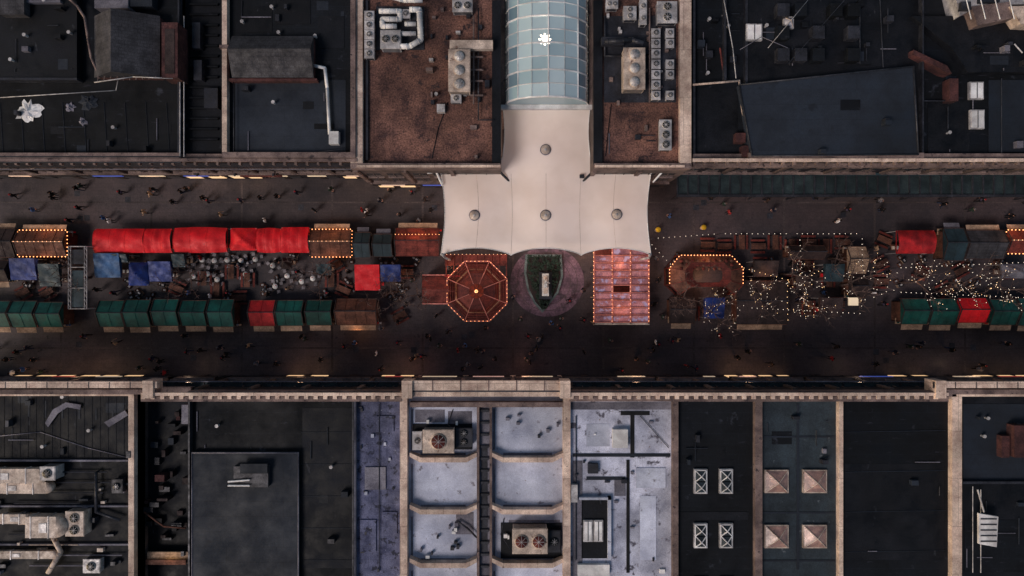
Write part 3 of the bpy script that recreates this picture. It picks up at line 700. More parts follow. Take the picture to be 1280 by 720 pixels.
# ------------------------------------------------------------------ MARKET
def bulbs(b,pts,z,sp,mat='bulb_w',r=.06,closed=False,part='bulbs'):
    P=[Vector((*W(a,c,z),z)) for a,c in pts]
    if closed:P.append(P[0])
    for a,c in zip(P[:-1],P[1:]):
        n=max(1,int((c-a).length/sp))
        for i in range(n): b.ball(part,mat,a.lerp(c,(i+.5)/n),r,nu=4,nv=3)
def chalet(px0,py0,px1,py1,roof,front='S',wall='wood',ze=2.4,zr=3.3,lit=False,name='market_chalet',ridge=.55,flap=True):
    j=lambda: random.uniform(-1,1)
    py0+=j(); py1+=j(); ze+=random.uniform(-.06,.06)
    b=B(name); x0,y1=W(px0,py0,ze);x1,y0=W(px1,py1,ze)
    gable(b,'roof',roof,px0+.5,py0,px1-.5,py1,ze,zr,'x',ridge)
    w=x1-x0; ym=y0+(y1-y0)*ridge
    n=max(2,int(w/1.1))
    for i in range(n+1):
        x=x0+.06+(w-.12)*i/n
        b.tube('roof_battens',roof,(x,y0,ze+.03),(x,ym,zr+.03),.03,n=4); b.tube('roof_battens',roof,(x,ym,zr+.03),(x,y1,ze+.03),.03,n=4)
    for X in (x0+.05,x1-.05):
        b.tube('barge_boards','wood_d',(X,y0,ze+.05),(X,ym,zr+.05),.06,n=4); b.tube('barge_boards','wood_d',(X,ym,zr+.05),(X,y1,ze+.05),.06,n=4)
    b.tube('ridge_cap','metal_d' if not lit else 'wood_l',(x0,ym,zr+.05),(x1,ym,zr+.05),.06,n=5)
    b.box('eaves_board',wall,x0,x1,y0-.04,y0,ze-.2,ze+.02); b.box('eaves_board',wall,x0,x1,y1,y1+.04,ze-.2,ze+.02)
    i0=.3; fy=y0+i0 if front=='S' else y1-i0; by=y1-i0 if front=='S' else y0+i0; s=-1 if front=='S' else 1
    b.box('back_wall',wall,x0+i0,x1-i0,by,by+s*.08,0,ze); b.box('side_wall',wall,x0+i0,x0+i0+.08,y0+i0,y1-i0,0,ze); b.box('side_wall',wall,x1-i0-.08,x1-i0,y0+i0,y1-i0,0,ze)
    b.box('counter_front',wall,x0+i0,x1-i0,fy,fy-s*.08,0,1.0); b.box('counter_top','wood_l',x0+i0-.1,x1-i0+.1,fy+s*.35,fy-s*.4,1.0,1.06)
    for X in(x0+i0,x1-i0-.12): b.box('front_posts',wall,X,X+.12,fy-.06,fy+.06,1.06,ze)
    for i in range(int(w/.35)):
        X=x0+i0+.1+i*.35; b.box('goods',random.choice(['red','wood_l','white','green','blue_l','metal_b']),X,X+.22,fy+s*.05,fy+s*.25,1.06,1.06+random.uniform(.1,.3))
    if flap:
        yy=fy+s*.25
        b.raw('front_flap','wood_l' if roof!='teal' else 'grey_roof',[(x0+.35,yy,2.15),(x1-.35,yy,2.15),(x1-.35,yy+s*.75,1.95),(x0+.35,yy+s*.75,1.95)],[(0,1,2,3) if s<0 else (3,2,1,0)])
    if lit:
        bulbs(b,[(px0,py0),(px1,py0),(px1,py1),(px0,py1)],ze+.12,.42,'bulb_o',.065,True)
        for i in range(int(w/.5)): b.ball('bulbs','bulb_d',(x0+.2+i*.5,ym,zr+.14),.05,nu=4,nv=3)
    return b.done()
def canopy(px0,py0,px1,py1,mat,z=2.7,style='barrel',name='market_stall',round_=False):
    b=B(name); NX,NY=16,10; vs=[]
    x0,y1=W(px0,py0,z);x1,y0=W(px1,py1,z); ph=random.uniform(0,3)
    for j in range(NY+1):
        for i in range(NX+1):
            u=i/NX;v=j/NY; x=x0+(x1-x0)*u;y=y0+(y1-y0)*v
            if style=='pyr': zz=z+.9*(1-max(abs(u-.5),abs(v-.5))*2)
            elif style=='lean': zz=z+.5*v
            else: zz=z+.55*math.sin(v*math.pi)**.8+.05*math.sin(u*math.pi*6)
            zz+=.07*math.sin(u*9+ph+v*4)*math.sin(v*7+ph)
            if round_: y+=0.12*math.sin(u*math.pi)*(1 if v>.5 else -1)*abs(v-.5)*2
            vs.append((x,y,zz))
    fs=[(j*(NX+1)+i,j*(NX+1)+i+1,(j+1)*(NX+1)+i+1,(j+1)*(NX+1)+i) for j in range(NY) for i in range(NX)]
    b.raw('canvas_roof',mat,vs,fs,style!='pyr')
    for (a,c) in((vs[0],vs[NX]),(vs[-NX-1],vs[-1]),(vs[0],vs[-NX-1]),(vs[NX],vs[-1])):
        n=max(3,int((Vector(a)-Vector(c)).length/.35)); a=Vector(a);c=Vector(c)
        for i in range(n):
            p=a.lerp(c,i/n);q=a.lerp(c,(i+1)/n);m_=(p+q)/2
            b.poly('valance',mat,[p,q,(q.x,q.y,z-.15),(m_.x,m_.y,z-.28),(p.x,p.y,z-.15)])
    for X in(x0+.08,x1-.08):
        for Y in(y0+.08,y1-.08): b.tube('poles','metal',(X,Y,0),(X,Y,z+.05),.04)
    if style=='barrel':
        for u in (0,.33,.66,1):
            i=int(u*NX)
            for j in range(NY): b.tube('hoops',mat,vs[j*(NX+1)+i],vs[(j+1)*(NX+1)+i],.035,n=4)
    b.box('table_top','wood',x0+.3,x1-.3,y0+.5,y0+1.2,.8,.86)
    for X in(x0+.4,x1-.5):
        b.box('table_legs','wood_d',X,X+.08,y0+.55,y0+.65,0,.8);b.box('table_legs','wood_d',X,X+.08,y0+1.05,y0+1.15,0,.8)
    for i in range(int((x1-x0)/.5)): b.box('goods',random.choice(['red','wood_l','white','metal_b']),x0+.4+i*.5,x0+.65+i*.5,y0+.6,y0+1.0,.86,1.1)
    return b.done()
chalet(-30,287,20,322,'wood_d','N'); chalet(22,288,84,321,'wood','N',lit=True,wall='wood_r')
canopy(119,286,181,316,'red'); canopy(182,286,215,316,'red'); canopy(219,285,284,315,'red',round_=True); canopy(288,285,321,313,'red',style='pyr'); canopy(322,286,352,315,'red',style='barrel',round_=True); canopy(352,284,386,316,'red')
chalet(388,286,440,321,'wood','N',lit=True,wall='wood_r')
chalet(442,290,464,321,'teal','N');chalet(466,293,491,321,'teal','N'); chalet(494,286,550,320,'wood_r','N',lit=False,wall='wood_r')
b=B('string_lights'); bulbs(b,[(492,293),(551,293)],3.3,.4,'bulb_o',.06); b.tube('cable','fan',(*W(492,293,3.35),3.35),(*W(551,293,3.35),3.35),.015,n=4); b.done()
canopy(119,317,151,347,'blue_l',style='lean'); canopy(161,328,186,357,'blue',style='pyr'); canopy(187,327,215,352,'blue',style='lean'); canopy(14,323,46,350,'blue',style='lean'); canopy(444,331,475,363,'red',style='lean'); canopy(476,331,501,352,'blue',style='lean')
chalet(-28,325,12,352,'wood_d','S'); canopy(50,330,76,358,'teal',style='lean')
canopy(140,318,160,328,'teal',style='lean'); canopy(216,318,232,334,'teal',style='lean'); canopy(396,330,414,344,'teal',style='lean'); canopy(352,322,364,336,'wood_d',style='pyr')
for x in(-52,-18,15,48): chalet(x,377,x+32,409,'green','S')
for x in(124,157,192,227,261): chalet(x,375,x+32.5,408,'green','S')
chalet(312,376,345,407,'red_d','S'); chalet(346,375,380,407,'green','S'); chalet(383,375,416,407,'green','S'); chalet(420,374,472,407,'wood','S',ze=2.8,zr=3.9)
b=B('truss_gantry')
for X in(87,107):
    p=(*W(X,308,4.5),4.5);q=(*W(X,386,4.5),4.5)
    for dx in(-.15,.15): b.tube('chords','metal',(p[0]+dx,p[1],4.5),(q[0]+dx,q[1],4.5),.04)
    for dx in(-.15,.15):
        for w in(p,q): b.tube('legs','metal',(w[0]+dx,w[1],0),(w[0]+dx,w[1],4.5),.05)
    for i in range(12):
        y=p[1]+(q[1]-p[1])*i/12; y2=p[1]+(q[1]-p[1])*(i+1)/12; b.tube('bracing','metal',(p[0]-.15,y,4.5),(p[0]+.15,y2,4.5),.025,n=4)
for Y in(308,334,360,386): b.tube('cross_members','metal',(*W(87,Y,4.5),4.5),(*W(107,Y,4.5),4.5),.05)
b.R('sheet','metal_d',90,312,104,330,4.3,.05); b.R('sheet','teal',90,338,104,384,4.3,.05)
b.done()
def cafe():
    b=B('cafe_table_set')
    b.tube('table_top','stone_w',(0,0,.72),(0,0,.75),.34,.34,14); b.tube('stem','metal_d',(0,0,0),(0,0,.72),.04); b.tube('base','metal_d',(0,0,0),(0,0,.04),.25,.2,10)
    b.tube('cup','red',(.1,.1,.75),(.1,.1,.84),.05) 
    for i in range(4):
        a=i*math.pi/2+.4; x,y=.75*math.cos(a),.75*math.sin(a)
        b.box('seats','chair',x-.2,x+.2,y-.2,y+.2,.43,.47)
        for dx in(-.17,.17):
            for dy in(-.17,.17): b.tube('chair_legs','metal_d',(x+dx,y+dy,0),(x+dx,y+dy,.43),.015,n=4)
        bx,by=x*1.25,y*1.25
        px_,py_=-math.sin(a)*.2,math.cos(a)*.2
        b.tube('backrests','chair',(bx-px_,by-py_,.85),(bx+px_,by+py_,.85),.03,n=4); b.tube('backrests','chair',(bx-px_,by-py_,.45),(bx-px_,by-py_,.85),.015,n=4); b.tube('backrests','chair',(bx+px_,by+py_,.45),(bx+px_,by+py_,.85),.015,n=4)
    return b.done()
def picnic():
    b=B('picnic_table')
    for i in range(4): b.box('top_planks','wood',-.9,.9,-.36+i*.185,-.36+i*.185+.16,.72,.76)
    for s in(-1,1):
        b.box('benches','wood_r',-.9,.9,s*.62,s*.88,.42,.46)
        b.tube('legs','wood_d',(-.7,s*.15,.72),(-.7,s*.6,0),.05,n=4);b.tube('legs','wood_d',(.7,s*.15,.72),(.7,s*.6,0),.05,n=4)
    b.tube('braces','wood_d',(-.7,-.75,.4),(-.7,.75,.4),.04,n=4);b.tube('braces','wood_d',(.7,-.75,.4),(.7,.75,.4),.04,n=4)
    return b.done()
cf=cafe(); pt=picnic()
def put(src,name,px,py,rot):
    x,y=W(px,py,.4); instance(src,name,(x,y,0),rot)
x,y=W(240,324,.4); cf.location=(x,y,0)
for i in range(6):
    if i: put(cf,'cafe_table_set',240+i*16+random.uniform(-3,3),325+random.uniform(-1,2),random.uniform(0,3))
    if i in(0,1,2,4): put(cf,'cafe_table_set',242+i*16+random.uniform(-4,4),345+random.uniform(-5,5),random.uniform(0,3))
for p in((342,332),(360,345),(378,352),(345,358),(392,348)): put(cf,'cafe_table_set',*p,random.uniform(0,3))
x,y=W(884,306,.4); pt.location=(x,y,0)
for i in range(1,9): put(pt,'picnic_table',884+i*21,303+(i%2)*5,random.choice([0,1.57]))
for p in((995,318),(1008,335),(990,352),(1100,330),(1100,352),(1104,300),(850,382),(866,392),(500,395),(508,340),(950,330),(1035,350),(1045,380),(1010,385),(1150,340),(1200,338),(1262,340),(1180,362),(222,360),(272,362),(310,350),(300,372),(60,366),(30,366),(415,350),(420,332),(430,362),(290,340),(256,348)): put(pt,'picnic_table',p[0],p[1],random.choice([0,1.57,.5,-.4]))
def crates():
    b=B('crate_stack')
    for i,(x,y,zz) in enumerate(((0,0,0),(.6,.1,0),(.1,.05,.4),(-.1,.65,0))):
        mt=['wood_l','wood','metal_d','wood'][i]
        b.box('crate_base',mt,x,x+.5,y,y+.4,zz+.02,zz+.06)
        for zz2 in(.08,.2,.3):
            b.box('slats',mt,x,x+.5,y,y+.03,zz+zz2,zz+zz2+.07);b.box('slats',mt,x,x+.5,y+.37,y+.4,zz+zz2,zz+zz2+.07);b.box('slats',mt,x,x+.03,y+.031,y+.369,zz+zz2,zz+zz2+.07);b.box('slats',mt,x+.47,x+.5,y+.031,y+.369,zz+zz2,zz+zz2+.07)
        b.box('bottles','metal',x+.1,x+.4,y+.1,y+.3,zz+.06,zz+.25)
    return b.done()
cr=crates(); cr.location=(*W(230,330,.3),0)
for i in range(50):
    rg=random.choice([(125,330),(125,330),(330,420),(420,500),(0,80),(480,520),(835,990),(1120,1280)]); put(cr,'crate_stack',random.uniform(*rg),random.choice([random.uniform(322,330),random.uniform(350,372)]),random.uniform(0,3))
# octagonal bar with open lattice
b=B('octagonal_bar'); cx,cy=W(596,364,3.6)
def og(r,z,n=8,c=None,ph=math.pi/8): 
    c=c or (cx,cy); return [(c[0]+r*math.cos(ph+2*math.pi*i/n),c[1]+r*math.sin(ph+2*math.pi*i/n),z) for i in range(n)]
o1=og(3.9,3.1);o2=og(2.3,3.7);o3=og(.9,4.6);o4=og(3.7,0);q=og(2.9,0)
b.prism('floor_deck','wood_r',[(p[0],p[1]) for p in og(3.8,0)],0.02,.14)
for i in range(8):
    j=(i+1)%8
    for t in (.12,.3,.48,.66,.84):
        a=Vector(o1[i]).lerp(Vector(o2[i]),t);c=Vector(o1[j]).lerp(Vector(o2[j]),t); b.tube('lattice_slats','wood_r',a,c,.07,n=4)
    b.poly('upper_roof','wood_r' if i%2==0 else 'rust',[(o2[i][0],o2[i][1],3.75),(o2[j][0],o2[j][1],3.75),o3[j],o3[i]])
    b.tube('radial_beams','pinkslat',o1[i],o3[i],.05,n=5); b.tube('ring_beam','pinkslat',o1[i],o1[j],.08,n=5); b.tube('ring_beam','rust',o2[i],o2[j],.09,n=5)
    m1=Vector(o1[i]).lerp(Vector(o1[j]),.5);m2_=Vector(o2[i]).lerp(Vector(o2[j]),.5); b.tube('rafters','wood_r',m1,m2_,.04,n=4)
    b.tube('posts','wood_r',(o4[i][0],o4[i][1],0),(o1[i][0],o1[i][1],3.1),.09)
    a=Vector(o1[i]);c=Vector(o1[j])
    for t in range(6): b.ball('bulbs','bulb_o',a.lerp(c,(t+.5)/6)+Vector((0,0,.12)),.045,nu=4,nv=3)
    b.poly('bar_counter','wood_r',[(q[i][0],q[i][1],0),(q[j][0],q[j][1],0),(q[j][0],q[j][1],1.1),(q[i][0],q[i][1],1.1)])
    b.tube('counter_top','wood_l',(q[i][0],q[i][1],1.1),(q[j][0],q[j][1],1.1),.12,n=4)
    b.tube('crown','rust',o3[i],(cx,cy,5.1),.06,n=4)
b.tube('finial','metal_b',(cx,cy,4.4),(cx,cy,5.6),.2,.05,10); b.ball('finial_ball','bulb_o',(cx,cy,4.95),.22)
b.done()
b=B('bar_annex')
gable(b,'roof','wood_r',528,343,562,380,2.8,3.3,'x',.5,'wood_r',0)
b.R('frame','pinkslat',528,343,562,344.5,3.0,.2);b.R('frame','pinkslat',528,379,562,380.5,3.0,.2)
b.R('back_roof','wood_r',556,318,634,332,3.0,.2)
for i in range(9): b.R('back_roof_slats','wood_r',557+i*9.4,318,558.5+i*9.4,345,3.15,.12)
b.R('back_roof_edge','red_d',556,344,575,346,3.1,.2)
for X in(557,633):
    for Y in(319,344): x,y=W(X,Y,3); b.tube('posts','wood_d',(x,y,0),(x,y,2.9),.08)
bulbs(b,[(556,318),(634,318)],3.3,.45,'bulb_d',.05)
b.done()
b=B('oval_paving')
pts=[]
for i in range(48):
    a=2*math.pi*i/48; pts.append(W(684+46*math.cos(a),352+44*math.sin(a),0))
b.prism('disc','pinkpave',pts,0.004,.022)
for r in(.82,.64): 
    ring=[W(684+46*r*math.cos(2*math.pi*i/48),352+44*r*math.sin(2*math.pi*i/48),0) for i in range(49)]
    for p,q in zip(ring[:-1],ring[1:]): b.tube('ring_setts','wall',(p[0],p[1],.0),(q[0],q[1],.0),.04,n=4)
b.done()
b=B('planter')
al=[(657,318),(655,340),(659,362),(668,380),(678,391),(687,380),(698,366),(704,345),(702,318)]
b.prism('planter_wall','stone_g',[W(a,c,.5) for a,c in al],0,.45); al2=[((a-679)*.88+679,(c-350)*.91+350) for a,c in al]
b.prism('soil','wood_d',[W(a,c,.5) for a,c in al2],.3,.5)
for i in range(2600):
    py=random.uniform(319,386); hw=21*(1-max(0,(py-335)/56)**1.4); px=680+random.uniform(-1,1)*hw
    if abs(px-682)<7 and 338<py<376: continue
    if math.sin(px*.5)*math.sin(py*.4)>.55: continue
    zz=random.uniform(.5,1.15)*(1-.2*random.random()); x,y=W(px,py,zz); s=random.uniform(.07,.16); t=random.uniform(0,6); u=random.uniform(-.5,.5)
    b.poly('foliage','leaf',[(x-s*math.cos(t),y-s*math.sin(t),zz-u*s),(x+s*math.sin(t)*.5,y-s*math.cos(t)*.5,zz),(x+s*math.cos(t),y+s*math.sin(t),zz+u*s),(x-s*math.sin(t)*.5,y+s*math.cos(t)*.5,zz)])
b.done()
b=B('monument')
b.R('plinth','metal_d',674,340,690,374,.9,.9); b.R('pedestal','stone_w',678,342,686,370,2.0,1.2); b.R('cap','metal_b',679.5,345,684.5,367,2.15,.15); b.R('block','stone_w',680,349,684,360,2.9,.8)
x,y=W(682,352,3.3); b.tube('figure_body','stone_w',(x,y,2.9),(x,y,3.9),.28,.16,10); b.ball('figure_head','stone_w',(x,y,4.05),.15); b.tube('figure_arm','stone_w',(x,y,3.75),(x+.5,y-.2,3.5),.08,.05)
b.done()
b=B('pergola_tent')
zt=3.9
for i in range(4):
    X=743+i*22.7; b.R('long_beams','pinkslat',X-1,308,X+1,405,zt,.2)
for j in range(11):
    Y=310+j*9.3; b.R('cross_beams','pinkslat',742,Y-.5,812,Y+.5,zt+.1 if j%3 else zt+.14,.16)
for i in range(3):
    for j in range(10):
        if (i*7+j*3)%11!=0: b.R('roof_panels','pinksheet',744+i*22.7,311+j*9.3,764.5+i*22.7,318.7+j*9.3,zt-.12,.04)
for X in(742,765,788,811): bulbs(b,[(X,308),(X,404)],zt+.22,.5,'bulb_o' if X in(742,811) else 'bulb_d',.05)
b.R('gable_board','metal_b',742,403,812,406,zt,.5)
for X in(743,811):
    for Y in(309,340,372,404): x,y=W(X,Y,zt); b.tube('posts','wood_l',(x,y,0),(x,y,zt-.1),.08)
b.R('floor_deck','wood_r',742,308,812,405,.12,.12)
b.done()
for p in((753,330),(778,345),(799,330),(753,370),(778,385),(799,368)): put(pt,'picnic_table',p[0],p[1],1.57)
b=B('octagonal_bar')
def rp_(s): 
    q=[(850,319),(914,319),(929,335),(929,356),(918,368),(850,368),(837,356),(837,335)]; return [((a-883)*s+883,(c-343)*s+343) for a,c in q]
e=[(*W(a,c,3),2.9) for a,c in rp_(1)]; m2=[(*W(a,c,3),3.7) for a,c in rp_(.62)]; m3=[(*W(a,c,3),3.5) for a,c in rp_(.4)]
for i in range(8):
    j=(i+1)%8
    if i!=4: b.poly('roof_slope','wood',[e[i],e[j],m2[j],m2[i]])
    b.poly('inner_slope','wood_r',[m2[i],m2[j],m3[j],m3[i]])
    b.tube('hips','wood_r',e[i],m2[i],.06,n=4); b.tube('posts','wood_r',(e[i][0],e[i][1],0),e[i],.08)
    if i not in (3,4,5): 
        a=Vector(e[i]);c=Vector(e[j]); n=int((c-a).length/.38)
        for t in range(n): b.ball('bulbs','bulb_o',a.lerp(c,(t+.5)/n)+Vector((0,0,.1)),.065,nu=4,nv=3)
    if i!=4:
        b.tube('eaves','wood_r',e[i],e[j],.07,n=4)
        b.poly('counter','wood_r',[(e[i][0],e[i][1],0),(e[j][0],e[j][1],0),(e[j][0],e[j][1],1.05),(e[i][0],e[i][1],1.05)])
for i in range(10):
    for j in range(3): x,y=W(852+i*7,326+j*5,3.6); b.tube('shingles','wood' if (i+j)%2 else 'wood_r',(x,y,3.35),(x,y,3.62-.03*j),.22,.2,8)
b.done()
chalet(920,352,984,406,'wood_d','S',ze=2.7,zr=3.2); canopy(880,372,905,398,'blue',style='lean'); chalet(1058,309,1083,342,'wood_l','N',flap=False); chalet(1060,345,1082,372,'wood_d','S')
canopy(1121,288,1167,317,'red_d',style='barrel'); chalet(1178,286,1205,325,'teal','N'); chalet(1206,287,1255,324,'slate2','N',lit=False); chalet(1258,288,1300,318,'wood_r','N',lit=True)
chalet(1125,374,1159,406,'green','S');chalet(1160,374,1194,406,'green','S');chalet(1196,373,1233,404,'red','S');chalet(1236,374,1270,406,'green','S');chalet(1271,374,1305,406,'green','S'); chalet(1306,374,1340,406,'green','S')
chalet(836,372,868,404,'wood_d','S'); canopy(1252,330,1284,348,'grey_roof',style='pyr')
chalet(985,308,1030,324,'wood_d','N',flap=False); canopy(995,340,1018,362,'wood_d',style='pyr'); canopy(942,326,972,346,'wood_d',style='lean'); canopy(1030,330,1054,352,'teal',style='lean'); canopy(1024,372,1052,396,'wood_d',style='lean')
b=B('market_sign'); b.R('board','sign_w',1061,372,1073,382,3.0,.2); x,y=W(1067,376,3); b.tube('post','metal_d',(x,y,0),(x,y,2.8),.07); b.R('frame','wood_d',1060,371,1074,372,3.05,.25); b.R('frame','wood_d',1060,382,1074,383,3.05,.25); b.done()
for p in((823,287),(880,284)):
    b=B('waste_bin'); x,y=W(*p,1); b.tube('body','wood_l',(x,y,0),(x,y,1),.28,.32,12); b.ball('lid','yellow',(x,y,1),.34,(1,1,.5),10,6); b.tube('base','metal_d',(x,y,0),(x,y,.08),.36,.34,12); b.done()
# ------------------------------------------------------------------ bare trees
def tree_template(seed,lights):
    rnd=random.Random(seed); b=B('bare_tree'); tips=[]
    def grow(p,d,l,r,dep):
        n=3; q=p
        for i in range(n):
            d2=(d+Vector((rnd.uniform(-.18,.18),rnd.uniform(-.18,.18),rnd.uniform(-.03,.12)))).normalized()
            q2=q+d2*(l/n); b.tube('branches' if dep>0 else 'trunk','bark',q,q2,max(.024,r*(1-i*.2)),max(.02,r*(1-(i+1)*.2)),n=5 if dep<2 else 3); q=q2;d=d2
            if dep>=1 and lights and rnd.random()<.30: tips.append(q.copy())
            if dep>=1 and dep<4 and i<n-1:
                ax=Vector((rnd.uniform(-1,1),rnd.uniform(-1,1),rnd.uniform(-.2,.8))).normalized()
                grow(q,(d*.6+ax*.8).normalized(),l*.5,r*.45,dep+2)
        if dep<4:
            m_=rnd.choice([3,4]) if dep==0 else rnd.choice([2,3])
            a0=rnd.uniform(0,6)
            for i in range(m_):
                a=a0+2*math.pi*i/m_; sp=.85 if dep==0 else .6
                nd=(d*(.65)+Vector((math.cos(a)*sp,math.sin(a)*sp,.12))).normalized(); grow(q,nd,l*rnd.uniform(.6,.78),r*.55,dep+1)
    grow(Vector((0,0,0)),Vector((0,0,1)),2.9,.17,0)
    if lights:
        rnd.shuffle(tips)
        for t in tips[:58]: b.ball('fairy_lights','bulb_c' if rnd.random()<.7 else 'bulb_w',t+Vector((0,0,.03)),.036,nu=4,nv=3)
    e=b.done(); return e
T=[tree_template(3,True),tree_template(11,True),tree_template(5,False)]
used=[False]*3
def place_tree(i,px,py,s=1.0):
    x,y=W(px,py,5)
    if not used[i]: used[i]=True; T[i].location=(x,y,0); T[i].scale=(s,)*3; return
    instance(T[i],'bare_tree',(x,y,0),random.uniform(0,6),s)
for a in((0,900,392),(1,955,375),(0,1075,352),(1,1020,385),(0,1158,352),(1,1225,352),(0,1268,362),(2,516,362),(2,388,345),(2,222,356),(2,868,372),(1,1000,335),(2,72,352),(2,480,372),(2,1055,330)): place_tree(*a,s=random.uniform(.85,1.05))
b=B('string_lights')
def strand(p0,p1,z0,z1,sag,sp=.62,mat='bulb_c',r=.04):
    a=Vector((*W(*p0,z0),z0));c=Vector((*W(*p1,z1),z1)); n=max(2,int((c-a).length/sp)); pr=None
    for i in range(n+1):
        t=i/n;q=a.lerp(c,t);q.z-=sag*4*t*(1-t)
        if pr is not None:b.tube('cable','fan',pr,q,.012,n=3)
        b.ball('bulbs',mat,q,r,nu=4,nv=3); pr=q
strand((816,298),(900,292),5,5,.3);strand((900,292),(990,292),5,5,.3);strand((990,292),(1078,292),5,5,.3)
strand((1078,292),(1080,345),5,5,.2);strand((930,335),(985,350),3.4,4,.2,mat='bulb_w');strand((985,350),(985,400),4,4,.2,mat='bulb_w');strand((815,306),(838,330),4,3,.1)
strand((940,385),(1075,392),4.5,4.5,.4);strand((1000,300),(1010,395),5,4.5,.4);strand((1120,335),(1280,328),5,5,.4);strand((1120,365),(1280,372),5,5,.4);strand((1140,330),(1200,375),5,5,.3);strand((1200,330),(1270,372),5,5,.3)
for p in((900,292),(990,292),(1078,292),(816,298),(1120,335),(1120,365)):
    x,y=W(*p,5); b.tube('poles','metal_d',(x,y,0),(x,y,5.1),.06)
b.done()
# ------------------------------------------------------------------ PEOPLE
def person_mesh(pose,idx,coat,trou,hair,hat):
    s=pose['s']; ar=pose['arm']
    J={'pelvis':(0,0,.95,.15,.11),'spine':(0,-.01,1.13,.135,.10),'chest':(0,0,1.33,.17,.115),'collar':(0,.0,1.45,.10,.08),'neck':(0,.015,1.53,.055,.055),'hd1':(0,.03,1.60,.07,.08),'hd2':(0,.03,1.68,.078,.092),'hd3':(0,.02,1.74,.05,.06)}
    E=[('pelvis','spine'),('spine','chest'),('chest','collar'),('collar','neck'),('neck','hd1'),('hd1','hd2'),('hd2','hd3')]
    for sd,nm in((-1,'L'),(1,'R')):
        st=s*sd
        J['sh'+nm]=(sd*.19,0,1.42,.068,.068); 
        if ar=='swing': el=(sd*.25,-st*.14,1.15);wr=(sd*.24,-st*.26+.06,.93)
        elif ar=='front': el=(sd*.25,.02,1.14);wr=(sd*.1,.27,1.12)
        else: el=(sd*.255,-.03,1.14);wr=(sd*.25,.05,.89)
        J['el'+nm]=(*el,.05,.05);J['wr'+nm]=(*wr,.033,.033)
        d=(Vector(wr)-Vector(el)).normalized(); h=Vector(wr)+d*.08; J['hn'+nm]=(*h,.04,.024)
        J['hip'+nm]=(sd*.095,0,.86,.095,.095); kn=(sd*.1,st*.2+.03,.5); an=(sd*.1,st*.36-(.05 if st<0 else 0),.09 if st>=0 else .14)
        J['kn'+nm]=(*kn,.066,.066);J['an'+nm]=(*an,.042,.045);J['toe'+nm]=(an[0]+sd*.02,an[1]+.17,.04 if st>=0 else .05,.042,.035)
        E+=[('chest','sh'+nm),('sh'+nm,'el'+nm),('el'+nm,'wr'+nm),('wr'+nm,'hn'+nm),('pelvis','hip'+nm),('hip'+nm,'kn'+nm),('kn'+nm,'an'+nm),('an'+nm,'toe'+nm)]
    ks=list(J); me=bpy.data.meshes.new('tmp'); me.from_pydata([J[q][:3] for q in ks],[(ks.index(a),ks.index(c)) for a,c in E],[])
    o=bpy.data.objects.new('tmp',me); scene.collection.objects.link(o); md=o.modifiers.new('s','SKIN'); sb=o.modifiers.new('u','SUBSURF'); sb.levels=1;sb.render_levels=1
    for i,q in enumerate(ks):
        sv=me.skin_vertices[0].data[i]; sv.radius=J[q][3:5]; sv.use_root=(i==0)
    dg=bpy.context.evaluated_depsgraph_get(); body=bpy.data.meshes.new_from_object(o.evaluated_get(dg)); bpy.data.objects.remove(o)
    V=[tuple(v.co) for v in body.vertices]; F=[];MI=[]
    hands=[Vector(J['hnL'][:3]),Vector(J['hnR'][:3])]
    for p in body.polygons:
        F.append(tuple(p.vertices)); c=p.center
        if c.z>1.53: MI.append(3 if (c.z>1.70 or (c.y<0.0 and c.z>1.58)) else 2)
        elif min((c-h).length for h in hands)<.085: MI.append(2)
        elif c.z<.12: MI.append(4)
        elif c.z<.80: MI.append(1)
        else: MI.append(0)
    t=B('x')
    for h,nm,sd in((hands[0],'L',-1),(hands[1],'R',1)):
        d=(h-Vector(J['wr'+nm][:3])).normalized(); sdv=d.cross(Vector((sd,0,.2))).normalized()
        for fi in range(4):
            L_=[.06,.07,.066,.052][fi]; base=h+d*.02+sdv*((fi-1.5)*.019); mid=base+d*L_*.55; tip=mid+(d*.8-Vector((sd*.5,0,0))).normalized()*L_*.5
            t.tube('f','f',base,mid,.009,.008,5);t.tube('f','f',mid,tip,.008,.006,5)
        th=h-d*.03+sdv*.04; t.tube('f','f',th,th+(d+sdv).normalized()*.06,.011,.008,5)
    def addraw(mi):
        for (pp,mm),(v,f,_) in t.p.items():
            n=len(V); V.extend(v)
            for q in f: F.append(tuple(n+i for i in q)); MI.append(mi)
        t.p.clear()
    addraw(2)
    t.tube('n','n',(0,.10,1.66),(0,.135,1.635),.010,.016,5); t.ball('n','n',(-.095,.03,1.65),.022,(.4,.8,1.2));t.ball('n','n',(.095,.03,1.65),.022,(.4,.8,1.2)); addraw(2)
    t.ball('n','n',(-.033,.112,1.675),.012);t.ball('n','n',(.033,.112,1.675),.012); t.box('n','n',-.025,.025,.112,.12,1.598,1.604); addraw(4)
    t.ball('h','h',(0,.005,1.70),.106,(.93,1.02,.95),12,8); addraw(5 if hat else 3)
    if pose.get('bag'):
        t.ball('bag','bag',(0,-.17,1.22),.17,(.85,.5,1.25),8,6); addraw(6)
    me2=bpy.data.meshes.new('person'); me2.from_pydata(V,[],F)
    for mm in (coat,trou,M['skin'],hair,M['shoe'],hat or hair,M['bagm']): me2.materials.append(mm)
    me2.polygons.foreach_set('material_index',MI); me2.polygons.foreach_set('use_smooth',[True]*len(F)); me2.update()
    return me2
def cl(n,*c):
    m,nt,bs=newmat(n); bs.inputs['Base Color'].default_value=(*A(*c),1); bs.inputs['Roughness'].default_value=.85; bs.inputs['Specular IOR Level'].default_value=.2; return m
M['skin']=cl('skin',176,130,110); M['shoe']=cl('shoe',26,24,26); M['bagm']=cl('bag_cloth',50,44,60)
